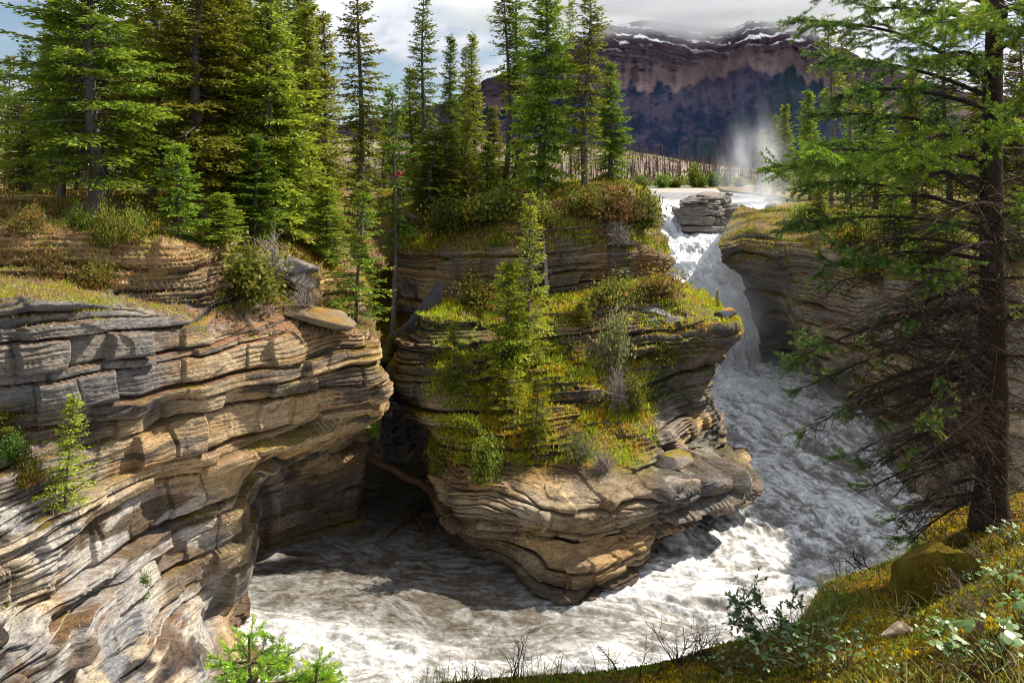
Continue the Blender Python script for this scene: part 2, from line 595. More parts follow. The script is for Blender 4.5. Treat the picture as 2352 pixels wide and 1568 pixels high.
LEFT_ROWS = [
    [(-80, 500, 30), (60, 505, 30), (200, 515, 30), (330, 530, 30), (450, 540, 30), (560, 560, 31), (700, 600, 32), (800, 650, 33), (850, 700, 34), (865, 740, 36), (880, 770, 40)],
    [(-80, 535, 28.3), (60, 530, 28.2), (200, 545, 28), (330, 555, 27.8), (440, 590, 28), (560, 625, 29.5), (690, 655, 31), (780, 690, 32), (840, 725, 33), (862, 760, 35.5), (880, 790, 40)],
    [(-80, 640, 27.6), (60, 640, 27.6), (200, 650, 27.4), (330, 690, 27.2), (440, 700, 27.6), (560, 700, 28.5), (690, 700, 29.5), (770, 720, 30.2), (835, 745, 31), (860, 780, 35), (880, 810, 40)],
    [(-80, 690, 24.5), (60, 690, 24.5), (200, 700, 24.6), (320, 710, 25), (440, 745, 26), (560, 760, 26.8), (690, 765, 27.5), (770, 765, 28), (840, 765, 28.6), (862, 800, 34), (885, 830, 40)],
    [(-80, 800, 24.2), (60, 800, 24.2), (200, 805, 24.4), (330, 815, 24.9), (440, 815, 25.7), (560, 820, 26.5), (690, 820, 27), (780, 820, 27.4), (850, 815, 28), (868, 840, 34), (890, 860, 40)],
    [(-80, 920, 24.3), (60, 920, 24.3), (200, 915, 24.5), (320, 905, 25), (440, 895, 25.8), (560, 890, 26.3), (700, 880, 26.6), (800, 880, 26.9), (882, 885, 27.6), (875, 905, 34), (890, 900, 40)],
    [(-80, 985, 24.9), (60, 985, 24.9), (190, 975, 25.1), (320, 975, 25.3), (440, 970, 26), (560, 975, 26.3), (680, 965, 27), (780, 950, 27.6), (870, 935, 28.6), (872, 945, 34), (880, 940, 40)],
    [(-80, 1080, 24), (60, 1090, 24), (180, 1085, 24.4), (280, 1060, 25), (400, 1060, 25.8), (500, 1060, 26), (580, 1050, 26.6), (670, 1030, 29.5), (800, 1000, 32.5), (830, 1010, 36), (850, 1000, 40)],
    [(-80, 1180, 23.6), (50, 1180, 23.6), (150, 1180, 23.9), (250, 1170, 24.9), (380, 1150, 26.3), (470, 1150, 26.7), (550, 1130, 27), (600, 1110, 33), (770, 1090, 36), (815, 1090, 37), (830, 1080, 41)],
    [(-80, 1290, 23.0), (40, 1290, 23.0), (140, 1290, 23.4), (240, 1280, 24.6), (370, 1250, 26.2), (460, 1250, 26.8), (550, 1220, 27.4), (575, 1220, 33.5), (765, 1200, 36), (815, 1190, 37), (840, 1180, 41)],
    [(-80, 1390, 23.2), (40, 1390, 23.2), (140, 1390, 23.5), (250, 1380, 24.3), (360, 1360, 25.7), (450, 1350, 27), (535, 1330, 28.2), (550, 1310, 33.4), (775, 1265, 35.4), (850, 1260, 36), (860, 1240, 41)],
    [(-80, 1480, 22.2), (40, 1480, 22.2), (140, 1480, 22.6), (260, 1470, 23.7), (370, 1450, 25.2), (450, 1430, 26.8), (515, 1400, 28.8), (540, 1400, 31), (780, 1310, 33.2), (855, 1290, 35.5), (870, 1270, 40)],
    [(-80, 1620, 21.8), (40, 1620, 21.8), (150, 1620, 22.2), (290, 1600, 23), (430, 1560, 23.8), (500, 1480, 26), (510, 1450, 28.5), (560, 1440, 29.2), (790, 1350, 32), (860, 1310, 34.8), (880, 1290, 39)],
    [(-80, 1790, 21.6), (40, 1790, 21.6), (160, 1780, 22), (330, 1750, 22.6), (560, 1690, 23.4), (600, 1620, 24.8), (590, 1540, 27), (600, 1500, 28), (800, 1400, 31.5), (870, 1370, 34), (890, 1350, 38.5)],
    [(-80, 2150, 21.6), (40, 2150, 21.6), (160, 2150, 22), (330, 2050, 22.6), (570, 1800, 23.4), (610, 1720, 24.8), (600, 1620, 27), (610, 1560, 28), (800, 1450, 31.5), (870, 1420, 34), (890, 1400, 38.5)],
]


def pxy(S):
    return CX + S[..., 0] * F / S[..., 1], HY - S[..., 2] * F / S[..., 1]


def left_post(S, n):
    # two round pockets worn into the wall of the cave, one arched cavity low on the left
    for c, r, dep in ((P(*turn((568, 1125, 31))), 0.55, 1.3), (P(*turn((715, 1150, 33.5))), 0.38, 1.0), (P(*turn((5, 1420, 20.4))), 0.7, 1.6), (P(*turn((395, 960, 25.6))), 0.7, 0.5)):
        dd = np.linalg.norm((S - c) * C3(1.2, 0.6, 0.9), axis=-1)
        S = S - n * (dep * np.exp(-(dd / r) ** 4))[..., None]
    return S


def left_colour(c, S, n, s, k):
    X, Y, Z = S[..., 0], S[..., 1], S[..., 2]
    x, y = pxy(S)
    # weathered grey upper beds on the left, cream rock with golden sunlight painted into it
    grey = sstep(640, 700, y) * sstep(940, 900, y) * sstep(470, 330, x)
    grey = np.clip(grey + sstep(0.1, 0.3, fbm(S * 0.5, 3, 7)) * sstep(1090, 1150, y) * sstep(330, 200, x), 0, 1)
    rk = mixc(c, GREYR * 0.9 * (1 + 0.4 * fbm(S * 1.5, 3, 9))[..., None], 0.8 * grey)
    cream = np.clip(sstep(930, 1000, y) * sstep(1350, 1250, y) * sstep(180, 300, x) * sstep(600, 540, x) + sstep(330, 460, x) * sstep(740, 790, y) * sstep(1060, 1010, y) + 0.8 * sstep(690, 640, y) * sstep(530, 560, y) * sstep(60, 160, x), 0, 1)
    sun_gold = mixc(C3(0.58, 0.43, 0.245), C3(0.47, 0.27, 0.10), np.clip(0.4 + 1.2 * fbm(S * C3(0.7, 0.7, 3), 4, 12), 0, 1))
    sun_gold = mixc(sun_gold, C3(0.10, 0.08, 0.065), sstep(0.18, 0.40, fbm(np.stack([S[..., 0] * 0.45, S[..., 1] * 0.45, s * 3.0], -1), 4, 13)) * 0.9)
    rk = mixc(rk, sun_gold, 0.72 * cream)
    wet = sstep(-14.6, -15.3, Z) * sstep(480, 560, x)
    rk = mixc(rk, C3(0.10, 0.065, 0.035), wet * 0.8)
    recess_shade = sstep(32.5, 36, Y)
    rk = mixc(rk, C3(0.12, 0.085, 0.05), recess_shade * 0.7)  # cave wall browned with distance, its shade painted in
    m = moss_mask(S, n, 0.62, 0.9, 5)
    a = fbm(S * 0.6, 3, 31)
    g = mixc(SOIL * 1.0, MOSS, sstep(0.0, 0.3, a))
    g = mixc(g, GRASSG * 1.1, sstep(560, 640, y) * sstep(705, 690, y) * sstep(330, 200, x) * sstep(-0.2, 0.2, fbm(S * 1.1, 3, 33)))
    red = sstep(680, 720, y) * sstep(830, 780, y) * sstep(380, 450, x)
    g = mixc(g, C3(0.34, 0.17, 0.085), red * sstep(-0.3, 0.2, fbm(S * 0.8, 3, 34)))
    low = sstep(900, 950, y)
    lw = sstep(1080, 1160, y) * sstep(560, 430, x)
    band = fbm(np.stack([S[..., 0] * 0.5, S[..., 1] * 0.5, s * 2.6], -1), 4, 36)
    pale = mixc(C3(0.50, 0.47, 0.43), C3(0.62, 0.50, 0.34), sstep(-0.1, 0.3, fbm(S * 0.5, 3, 37)))
    pale = mixc(pale, C3(0.27, 0.27, 0.28), sstep(0.05, 0.35, fbm(S * 0.9, 4, 38)))
    pale = mixc(pale, C3(0.05, 0.042, 0.038), sstep(0.06, 0.22, band))
    pale = mixc(pale, C3(0.14, 0.085, 0.05), sstep(0.12, 0.3, fbm(S * 0.55, 4, 46)) * 0.85)
    rk = mixc(rk, pale, 0.8 * lw)
    m = m * (1 - lw * sstep(0.22, 0.02, fbm(S * 0.7, 4, 39)))
    return mixc(rk, g, m * (1 - 0.45 * low * sstep(-0.1, 0.2, fbm(S * 0.5, 2, 35))))


LEFT_ROWS = [[turn(p) for p in [(-560, r[0][1] + 0.06 * (r[0][1] - HY), r[0][2] - 1.0)] + r] for r in LEFT_ROWS]
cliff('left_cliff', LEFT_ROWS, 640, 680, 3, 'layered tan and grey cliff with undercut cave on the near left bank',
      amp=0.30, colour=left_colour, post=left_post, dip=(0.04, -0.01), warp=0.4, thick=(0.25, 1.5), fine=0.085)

CENTRE_ROWS = [
    [(900, 770, 46), (985, 700, 42), (1050, 690, 41.3), (1150, 690, 41.6), (1250, 690, 41.6), (1340, 675, 42), (1440, 655, 44), (1530, 640, 46), (1580, 655, 48), (1610, 680, 51)],
    [(905, 800, 45), (975, 735, 40), (1050, 735, 39.6), (1150, 740, 39.6), (1250, 740, 39.7), (1340, 705, 40.3), (1440, 690, 41.2), (1550, 685, 42), (1630, 708, 43), (1660, 722, 47)],
    [(915, 840, 44), (945, 820, 38.5), (1040, 820, 37.8), (1140, 820, 38), (1240, 820, 38.3), (1330, 790, 39), (1440, 770, 39.4), (1550, 765, 39.8), (1672, 752, 40.5), (1672, 770, 46)],
    [(930, 880, 43), (935, 880, 38), (1000, 900, 36.6), (1110, 890, 36.8), (1220, 890, 37), (1330, 880, 37.7), (1440, 865, 39.0), (1545, 850, 40.4), (1622, 832, 42.2), (1630, 845, 46)],
    [(960, 940, 42), (960, 930, 38.5), (1010, 980, 36), (1110, 970, 35.4), (1220, 970, 35.2), (1330, 970, 36.0), (1430, 960, 37.0), (1520, 940, 38.4), (1598, 910, 40.4), (1605, 920, 45)],
    [(990, 1010, 42), (1000, 1010, 38.5), (1020, 1060, 35.2), (1100, 1060, 34.6), (1220, 1050, 34.4), (1330, 1040, 34.6), (1430, 1030, 35.3), (1510, 1010, 36.8), (1606, 970, 39.4), (1620, 970, 43)],
    [(985, 1080, 41), (990, 1080, 37.5), (1010, 1110, 34.5), (1090, 1140, 33.3), (1210, 1110, 33.0), (1330, 1090, 33.1), (1440, 1080, 33.8), (1520, 1060, 35.8), (1590, 1030, 38.2), (1650, 1040, 42)],
    [(1020, 1160, 41), (1015, 1150, 37), (1035, 1180, 34.2), (1090, 1190, 32.8), (1200, 1180, 31.8), (1320, 1170, 31.2), (1430, 1150, 32.2), (1545, 1110, 33.4), (1668, 1108, 35.0), (1700, 1110, 41)],
    [(1030, 1210, 40), (1030, 1210, 36.5), (1060, 1220, 34), (1120, 1230, 33.4), (1210, 1240, 32.4), (1320, 1230, 31.8), (1420, 1220, 32.8), (1505, 1205, 34.6), (1575, 1180, 37.0), (1680, 1190, 40)],
    [(1035, 1250, 39), (1035, 1250, 36), (1100, 1270, 34), (1190, 1300, 32.5), (1220, 1310, 31.2), (1320, 1300, 30.6), (1400, 1290, 31.2), (1462, 1280, 32.8), (1515, 1250, 35.6), (1570, 1240, 39)],
    [(1040, 1270, 38.6), (1040, 1280, 35.8), (1130, 1310, 34), (1210, 1350, 32), (1250, 1360, 30.6), (1320, 1350, 30.4), (1380, 1340, 31.2), (1430, 1325, 32.6), (1475, 1305, 35), (1530, 1280, 38.5)],
    [(1050, 1300, 38), (1060, 1320, 35), (1150, 1350, 33), (1230, 1390, 31), (1280, 1412, 29.6), (1340, 1400, 29.9), (1370, 1385, 30.8), (1415, 1365, 32), (1465, 1335, 34.5), (1530, 1300, 38)],
    [(1060, 1350, 38), (1080, 1370, 35), (1170, 1400, 33), (1240, 1450, 31), (1290, 1470, 29.9), (1340, 1460, 30.1), (1370, 1445, 31), (1415, 1425, 32), (1465, 1395, 34.5), (1530, 1360, 38)],
]


def centre_colour(c, S, n, s, k):
    x, y = pxy(S)
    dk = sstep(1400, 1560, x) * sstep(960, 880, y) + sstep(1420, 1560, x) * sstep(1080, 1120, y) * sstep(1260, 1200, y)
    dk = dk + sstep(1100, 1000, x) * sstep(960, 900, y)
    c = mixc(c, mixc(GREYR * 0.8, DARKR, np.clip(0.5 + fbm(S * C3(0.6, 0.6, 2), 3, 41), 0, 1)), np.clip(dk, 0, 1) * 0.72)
    lowtan = sstep(1060, 1120, y) * sstep(1560, 1450, x)
    c = mixc(c, mixc(TAN * 0.8, CREAM * 0.8, np.clip(0.5 + fbm(S * C3(0.5, 0.5, 3), 3, 42), 0, 1)), lowtan * 0.5)
    pale = sstep(960, 985, x) * sstep(1060, 1020, x) * sstep(900, 930, y) * sstep(1060, 1030, y)
    c = mixc(c, C3(0.55, 0.40, 0.28), pale * 0.8)
    wet = sstep(-14.9, -15.6, S[..., 2])
    c = mixc(c, C3(0.06, 0.045, 0.035), wet * 0.8)
    c = mixc(c, C3(0.10, 0.08, 0.06), sstep(38.5, 41, S[..., 1]) * sstep(1100, 1000, x) * 0.6)  # gully side darkened with distance, painted shade
    m = moss_mask(S, n, 0.45, 0.75, 15)
    slope = sstep(980, 1060, x) * sstep(1500, 1440, x) * sstep(770, 830, y) * sstep(1075, 1040, y)
    m = np.clip(m * sstep(1120, 1060, y) + slope * sstep(0.05, 0.35, n[..., 2] + 0.25 * fbm(S * 0.8, 3, 43)), 0, 1)
    m = m * (1 - 0.75 * sstep(1470, 1530, x) * sstep(880, 930, y))
    g = mixc(SOIL * 0.9, OCHRE, sstep(-0.2, 0.3, fbm(S * 0.7, 4, 44)))
    g = mixc(g, GRASSG, sstep(-0.1, 0.3, fbm(S * 0.9, 4, 45)))
    return mixc(c, g, m)


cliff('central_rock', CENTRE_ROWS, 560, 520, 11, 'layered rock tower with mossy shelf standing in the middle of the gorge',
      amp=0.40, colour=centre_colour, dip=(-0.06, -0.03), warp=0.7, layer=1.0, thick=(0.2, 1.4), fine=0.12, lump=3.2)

UPPER_ROWS = [
    [(860, 437, 62), (960, 436, 60), (1060, 434, 58), (1160, 432, 57), (1260, 424, 56), (1360, 420, 56), (1440, 420, 56), (1490, 440, 60), (1508, 458, 66)],
    [(880, 485, 52), (960, 472, 50), (1060, 460, 48), (1160, 450, 46.5), (1260, 438, 46), (1360, 428, 46), (1430, 428, 47), (1480, 455, 50), (1512, 500, 58)],
    [(900, 560, 48), (960, 560, 46), (1050, 550, 44), (1150, 540, 43), (1260, 530, 43), (1360, 525, 43.3), (1440, 530, 44.5), (1503, 550, 47), (1528, 556, 56)],
    [(905, 600, 47.5), (965, 600, 45), (1050, 580, 43), (1150, 580, 42.4), (1260, 575, 42.4), (1360, 575, 42.7), (1445, 580, 43.8), (1535, 592, 46), (1552, 600, 55)],
    [(905, 660, 48), (970, 650, 46), (1040, 640, 43.5), (1150, 640, 42.4), (1260, 640, 42.4), (1360, 640, 42.8), (1445, 630, 44.2), (1520, 622, 46.4), (1538, 625, 54)],
    [(905, 740, 49), (980, 720, 46.5), (1050, 710, 44.5), (1150, 720, 43), (1260, 720, 43), (1360, 710, 43.4), (1450, 690, 45), (1530, 660, 47.4), (1550, 660, 54)],
    [(910, 840, 49), (990, 800, 47), (1060, 790, 45), (1150, 790, 43.6), (1260, 790, 43.6), (1360, 780, 44), (1450, 760, 46), (1530, 740, 48), (1550, 740, 54)],
]


def upper_colour(c, S, n, s, k):
    x, y = pxy(S)
    flatg = mixc(c, mixc(C3(0.26, 0.20, 0.13), GREYR * 1.1, np.clip(0.5 + fbm(S * C3(0.5, 0.5, 1.5), 3, 51), 0, 1)), 0.55)
    c = np.where((x > 1010)[..., None], flatg, c * 0.8)
    st = sstep(0.12, 0.4, fbm(np.stack([S[..., 0] * 1.1, S[..., 1] * 0.5, S[..., 2] * 0.1], -1), 3, 52))
    c = mixc(c, C3(0.34, 0.17, 0.06), st * 0.5)
    return ground_tint(c, S, n, 53, 0.4, 0.65)


cliff('upper_rock', UPPER_ROWS, 330, 420, 21, 'upper tier of the central rock with a smooth grey wall and trees on top',
      amp=0.26, colour=upper_colour, dip=(-0.05, 0.0), warp=0.6, layer=0.9, fine=0.07)

GULLY_ROWS = [
    [(760, 600, 56), (840, 600, 56), (900, 600, 56), (960, 600, 55), (1040, 620, 53)],
    [(770, 680, 50), (840, 690, 50), (900, 700, 50), (960, 700, 50), (1040, 700, 50)],
    [(780, 800, 45), (850, 800, 44.5), (910, 800, 44), (970, 800, 44), (1060, 800, 45)],
    [(790, 880, 42.5), (860, 880, 42), (920, 880, 42), (980, 890, 42), (1060, 890, 43)],
    [(790, 930, 42), (860, 935, 41.6), (930, 935, 41.4), (1000, 940, 41.6), (1060, 940, 43)],
    [(790, 960, 45.5), (860, 960, 45.5), (930, 965, 45), (1010, 965, 45), (1080, 965, 45)],
    [(790, 1060, 45.5), (860, 1060, 45.5), (930, 1060, 45), (1010, 1060, 45), (1080, 1060, 45)],
    [(780, 1200, 45), (860, 1200, 45), (930, 1200, 45), (1010, 1200, 45), (1080, 1200, 45)],
]


def gully_colour(c, S, n, s, k):
    x, y = pxy(S)
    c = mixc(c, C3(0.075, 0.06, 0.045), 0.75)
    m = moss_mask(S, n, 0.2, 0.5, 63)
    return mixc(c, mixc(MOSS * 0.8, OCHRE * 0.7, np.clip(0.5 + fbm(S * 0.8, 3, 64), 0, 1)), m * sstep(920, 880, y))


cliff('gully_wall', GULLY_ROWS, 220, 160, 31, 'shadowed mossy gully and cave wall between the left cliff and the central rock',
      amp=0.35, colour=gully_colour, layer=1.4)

RIGHT_ROWS = [
    [(1700, 470, 82), (1760, 485, 76), (1850, 490, 68), (1950, 495, 62), (2080, 505, 54), (2200, 520, 47), (2350, 550, 40), (2520, 600, 35)],
    [(1648, 556, 60), (1720, 522, 61), (1810, 545, 57), (1900, 568, 52), (2000, 588, 47), (2120, 610, 42), (2260, 640, 36), (2500, 690, 31)],
    [(1662, 600, 60), (1716, 600, 58.5), (1800, 605, 55), (1900, 630, 50.5), (2000, 650, 46), (2120, 680, 41), (2260, 710, 35.5), (2500, 760, 30.5)],
    [(1700, 640, 61), (1745, 655, 60), (1800, 670, 57.5), (1870, 710, 50.5), (1990, 740, 45.5), (2110, 770, 41), (2260, 800, 35.5), (2500, 850, 30.5)],
    [(1728, 720, 62), (1768, 740, 62), (1815, 765, 61), (1895, 790, 51.5), (1990, 830, 46), (2110, 870, 41), (2260, 900, 35.5), (2500, 950, 30)],
    [(1752, 820, 62), (1788, 840, 62), (1840, 860, 61), (1915, 880, 53), (2000, 920, 47), (2110, 970, 41.5), (2260, 1020, 36), (2500, 1080, 30)],
    [(1755, 900, 62), (1790, 900, 62), (1850, 900, 61), (1935, 930, 54), (2020, 1000, 47.5), (2090, 1090, 42), (2200, 1190, 36.5), (2400, 1320, 30)],
    [(1770, 960, 62), (1800, 960, 62), (1860, 960, 61), (1945, 990, 54), (2030, 1060, 47.5), (2100, 1150, 42), (2220, 1260, 36.5), (2420, 1420, 30)],
]


def right_colour(c, S, n, s, k):
    x, y = pxy(S)
    c = mixc(c, mixc(C3(0.54, 0.45, 0.33), C3(0.40, 0.38, 0.35), np.clip(0.4 + fbm(S * C3(0.4, 0.4, 1.2), 3, 71), 0, 1)), 0.5)
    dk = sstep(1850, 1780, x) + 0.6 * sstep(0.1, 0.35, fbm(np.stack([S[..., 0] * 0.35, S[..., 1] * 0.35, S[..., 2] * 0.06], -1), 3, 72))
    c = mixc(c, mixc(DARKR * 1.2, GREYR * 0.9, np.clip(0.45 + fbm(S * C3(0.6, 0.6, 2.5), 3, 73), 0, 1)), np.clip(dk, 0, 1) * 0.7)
    return ground_tint(c, S, n, 74, 0.5, 0.75)


RIGHT_ROWS = [r + [(r[-1][0] + 900, r[-1][1] + 90, r[-1][2] - 5)] for r in RIGHT_ROWS]
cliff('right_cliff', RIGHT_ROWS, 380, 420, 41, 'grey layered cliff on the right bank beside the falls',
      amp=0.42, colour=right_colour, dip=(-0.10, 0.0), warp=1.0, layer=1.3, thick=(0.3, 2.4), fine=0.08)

ISLET_ROWS = [
    [(1558, 460, 84), (1588, 447, 84), (1620, 441, 84), (1660, 445, 84), (1674, 452, 86)],
    [(1552, 478, 80), (1580, 463, 79), (1620, 452, 79), (1664, 455, 80), (1676, 462, 86)],
    [(1550, 492, 79.5), (1580, 490, 78.4), (1620, 480, 78), (1668, 478, 79), (1680, 480, 86)],
    [(1560, 515, 79), (1582, 530, 78), (1615, 525, 77.5), (1660, 520, 78.6), (1672, 520, 86)],
    [(1572, 540, 78), (1590, 560, 77.4), (1615, 570, 77), (1652, 560, 78), (1668, 560, 86)],
    [(1565, 600, 77.5), (1590, 620, 77), (1620, 630, 76.6), (1650, 620, 77.8), (1665, 620, 86)],
]
cliff('islet_rock', ISLET_ROWS, 160, 130, 51, 'blocky rock islet splitting the top of the waterfall',
      amp=0.55, colour=lambda c, S, n, s, k: mixc(c, C3(0.33, 0.30, 0.26), 0.6), layer=1.5)
ISLET2_ROWS = [
    [(1748, 462, 92), (1775, 450, 92), (1810, 455, 92), (1850, 470, 92)],
    [(1735, 490, 88), (1770, 470, 86), (1810, 475, 86), (1850, 490, 86)],
    [(1728, 520, 86), (1768, 500, 84), (1810, 510, 84), (1850, 520, 84)],
    [(1722, 560, 85), (1768, 560, 83), (1810, 560, 83), (1850, 560, 83)],
    [(1715, 620, 84), (1768, 620, 82), (1810, 620, 82), (1850, 620, 82)],
]
cliff('far_ledge', ISLET2_ROWS, 120, 110, 57, 'dark wet rock ledge right of the waterfall half hidden in spray',
      amp=0.35, colour=lambda c, S, n, s, k: mixc(c, DARKR * 1.3, 0.6), layer=1.6)


# forest floor on the left, behind the cliff
def sheet(name, rows, nv, nu, mat, colour, bumpy, label, seed, kind='structure'):
    S = surface(rows, nv, nu, 0.3)
    S[..., 2] += bumpy * fbm(S * C3(0.35, 0.35, 0.35), 4, seed)
    n = normals(S)
    c = colour(S, n)
    me = make_mesh(name, S, grid_faces(nv, nu), mat, c)
    link(name, me, label=label, kind=kind)
    register(name, S)
    return S


def floor_colour(S, n):
    a = fbm(S * 0.4, 4, 81)
    c = mixc(SOIL * 0.9, C3(0.25, 0.17, 0.03), sstep(-0.2, 0.2, a))
    c = mixc(c, GRASSG * 0.9, sstep(0.0, 0.35, fbm(S * 0.7, 4, 82)))
    return c


sheet('forest_floor', [[turn(p) for p in r] for r in [
    [(-900, 424, 120), (-200, 424, 120), (300, 424, 120), (700, 424, 120), (1000, 424, 120), (1300, 424, 120)],
    [(-900, 432, 65), (-200, 432, 65), (300, 431, 65), (700, 432, 65), (900, 445, 65), (1100, 438, 65)],
    [(-700, 448, 42), (-200, 446, 42), (250, 445, 42), (560, 455, 42), (780, 510, 42), (900, 600, 46)],
    [(-500, 475, 34), (-150, 472, 34), (250, 470, 34), (520, 490, 34), (720, 560, 35), (850, 680, 37)],
    [(-400, 520, 29.6), (-100, 512, 29.6), (230, 524, 29.7), (480, 560, 30), (700, 618, 31.4), (850, 720, 33.5)],
]], 160, 200, M_SOIL, floor_colour, 0.25, 'mossy forest floor above the left cliff', 83)

sheet('right_floor', [
    [(1560, 424, 260), (1900, 424, 260), (2300, 424, 260), (2900, 424, 260)],
    [(1790, 452, 105), (1950, 446, 105), (2300, 446, 105), (2900, 446, 105)],
    [(1740, 486, 80), (1900, 478, 74), (2200, 480, 66), (2800, 486, 60)],
    [(1790, 500, 72), (1950, 506, 61), (2200, 530, 46), (2700, 590, 38)],
    [(1800, 560, 60), (1950, 580, 52), (2200, 610, 41), (2700, 690, 33)],
], 100, 140, M_SOIL, floor_colour, 0.3, 'mossy forest floor above the right cliff', 84)

# near bank under the camera
BANK_ROWS = [
    [(800, 1900, 6.0), (1020, 1830, 6.2), (1250, 1820, 6.4), (1500, 1790, 6.6), (1680, 1700, 7.0), (1830, 1650, 7.4), (1900, 1560, 8.0), (2080, 1480, 8.4), (2150, 1400, 8.8), (2300, 1350, 9.0), (2600, 1300, 9.0)],
    [(800, 1650, 5.6), (1020, 1568, 5.8), (1250, 1552, 6), (1500, 1530, 6.2), (1680, 1475, 6.6), (1830, 1425, 7), (1900, 1330, 7.6), (2080, 1265, 7.9), (2150, 1185, 8.2), (2300, 1150, 8.3), (2600, 1080, 8.2)],
    [(800, 1720, 4.7), (1050, 1650, 4.9), (1300, 1630, 5), (1550, 1610, 5.2), (1720, 1570, 5.4), (1850, 1505, 5.7), (1960, 1440, 6.0), (2100, 1385, 6.3), (2200, 1300, 6.6), (2330, 1245, 6.7), (2620, 1180, 6.6)],
    [(800, 1900, 3.7), (1050, 1820, 3.8), (1300, 1780, 3.9), (1550, 1750, 4.0), (1720, 1700, 4.1), (1880, 1640, 4.2), (2000, 1580, 4.4), (2120, 1520, 4.6), (2240, 1450, 4.8), (2380, 1400, 4.9), (2660, 1340, 4.9)],
    [(800, 2200, 2.4), (1050, 2150, 2.4), (1300, 2100, 2.4), (1550, 2050, 2.5), (1720, 2000, 2.5), (1900, 1950, 2.6), (2050, 1880, 2.7), (2200, 1800, 2.8), (2350, 1720, 2.9), (2500, 1660, 3.0), (2760, 1600, 3.0)],
    [(600, 4200, 0.9), (900, 4200, 0.9), (1200, 4200, 0.9), (1500, 4200, 0.9), (1800, 4200, 0.9), (2100, 4100, 0.9), (2400, 4000, 0.9), (2700, 3900, 0.9), (3000, 3800, 0.9), (3300, 3700, 0.9), (3900, 3600, 0.9)],
]


def bank_colour(S, n):
    a = fbm(S * 1.3, 4, 91)
    b = fbm(S * 4.0, 4, 92)
    c = mixc(C3(0.11, 0.065, 0.03), C3(0.20, 0.13, 0.015), sstep(-0.25, 0.2, a))
    c = mixc(c, C3(0.40, 0.22, 0.02), sstep(0.05, 0.4, b + 0.3 * (S[..., 0] - 3) / 3))
    c = mixc(c, C3(0.11, 0.14, 0.02), sstep(0.0, 0.35, fbm(S * 2.1, 4, 93)) * 0.8)
    return c


BANK_ROWS = [[(r[0][0] - 700, r[0][1] + 350, r[0][2])] + r + [(r[-1][0] + 500, r[-1][1] - 40, r[-1][2]), (r[-1][0] + 1600, r[-1][1] - 60, r[-1][2] - 0.2)] for r in BANK_ROWS]
sheet('near_bank', BANK_ROWS, 260, 440, M_SOIL, bank_colour, 0.10, 'mossy near bank dropping away to the river', 94)

bvh = BVHTree.FromPolygons([tuple(v) for v in np.concatenate(TERR_V)], [tuple(int(i) for i in f) for f in np.concatenate(TERR_F)])


def hit(px, py, dmax=400):
    d = Vector(P(px, py, 1.0)).normalized()
    loc, nor, idx, dist = bvh.ray_cast(Vector((0, 0, 0)), d, dmax)
    if loc is None:
        return None, None
    return np.array(loc), np.array(nor)


def drop(x, y, ztop=30.0):
    loc, nor, idx, dist = bvh.ray_cast(Vector((x, y, ztop)), Vector((0, 0, -1)), 80)
    return None if loc is None else np.array(loc)


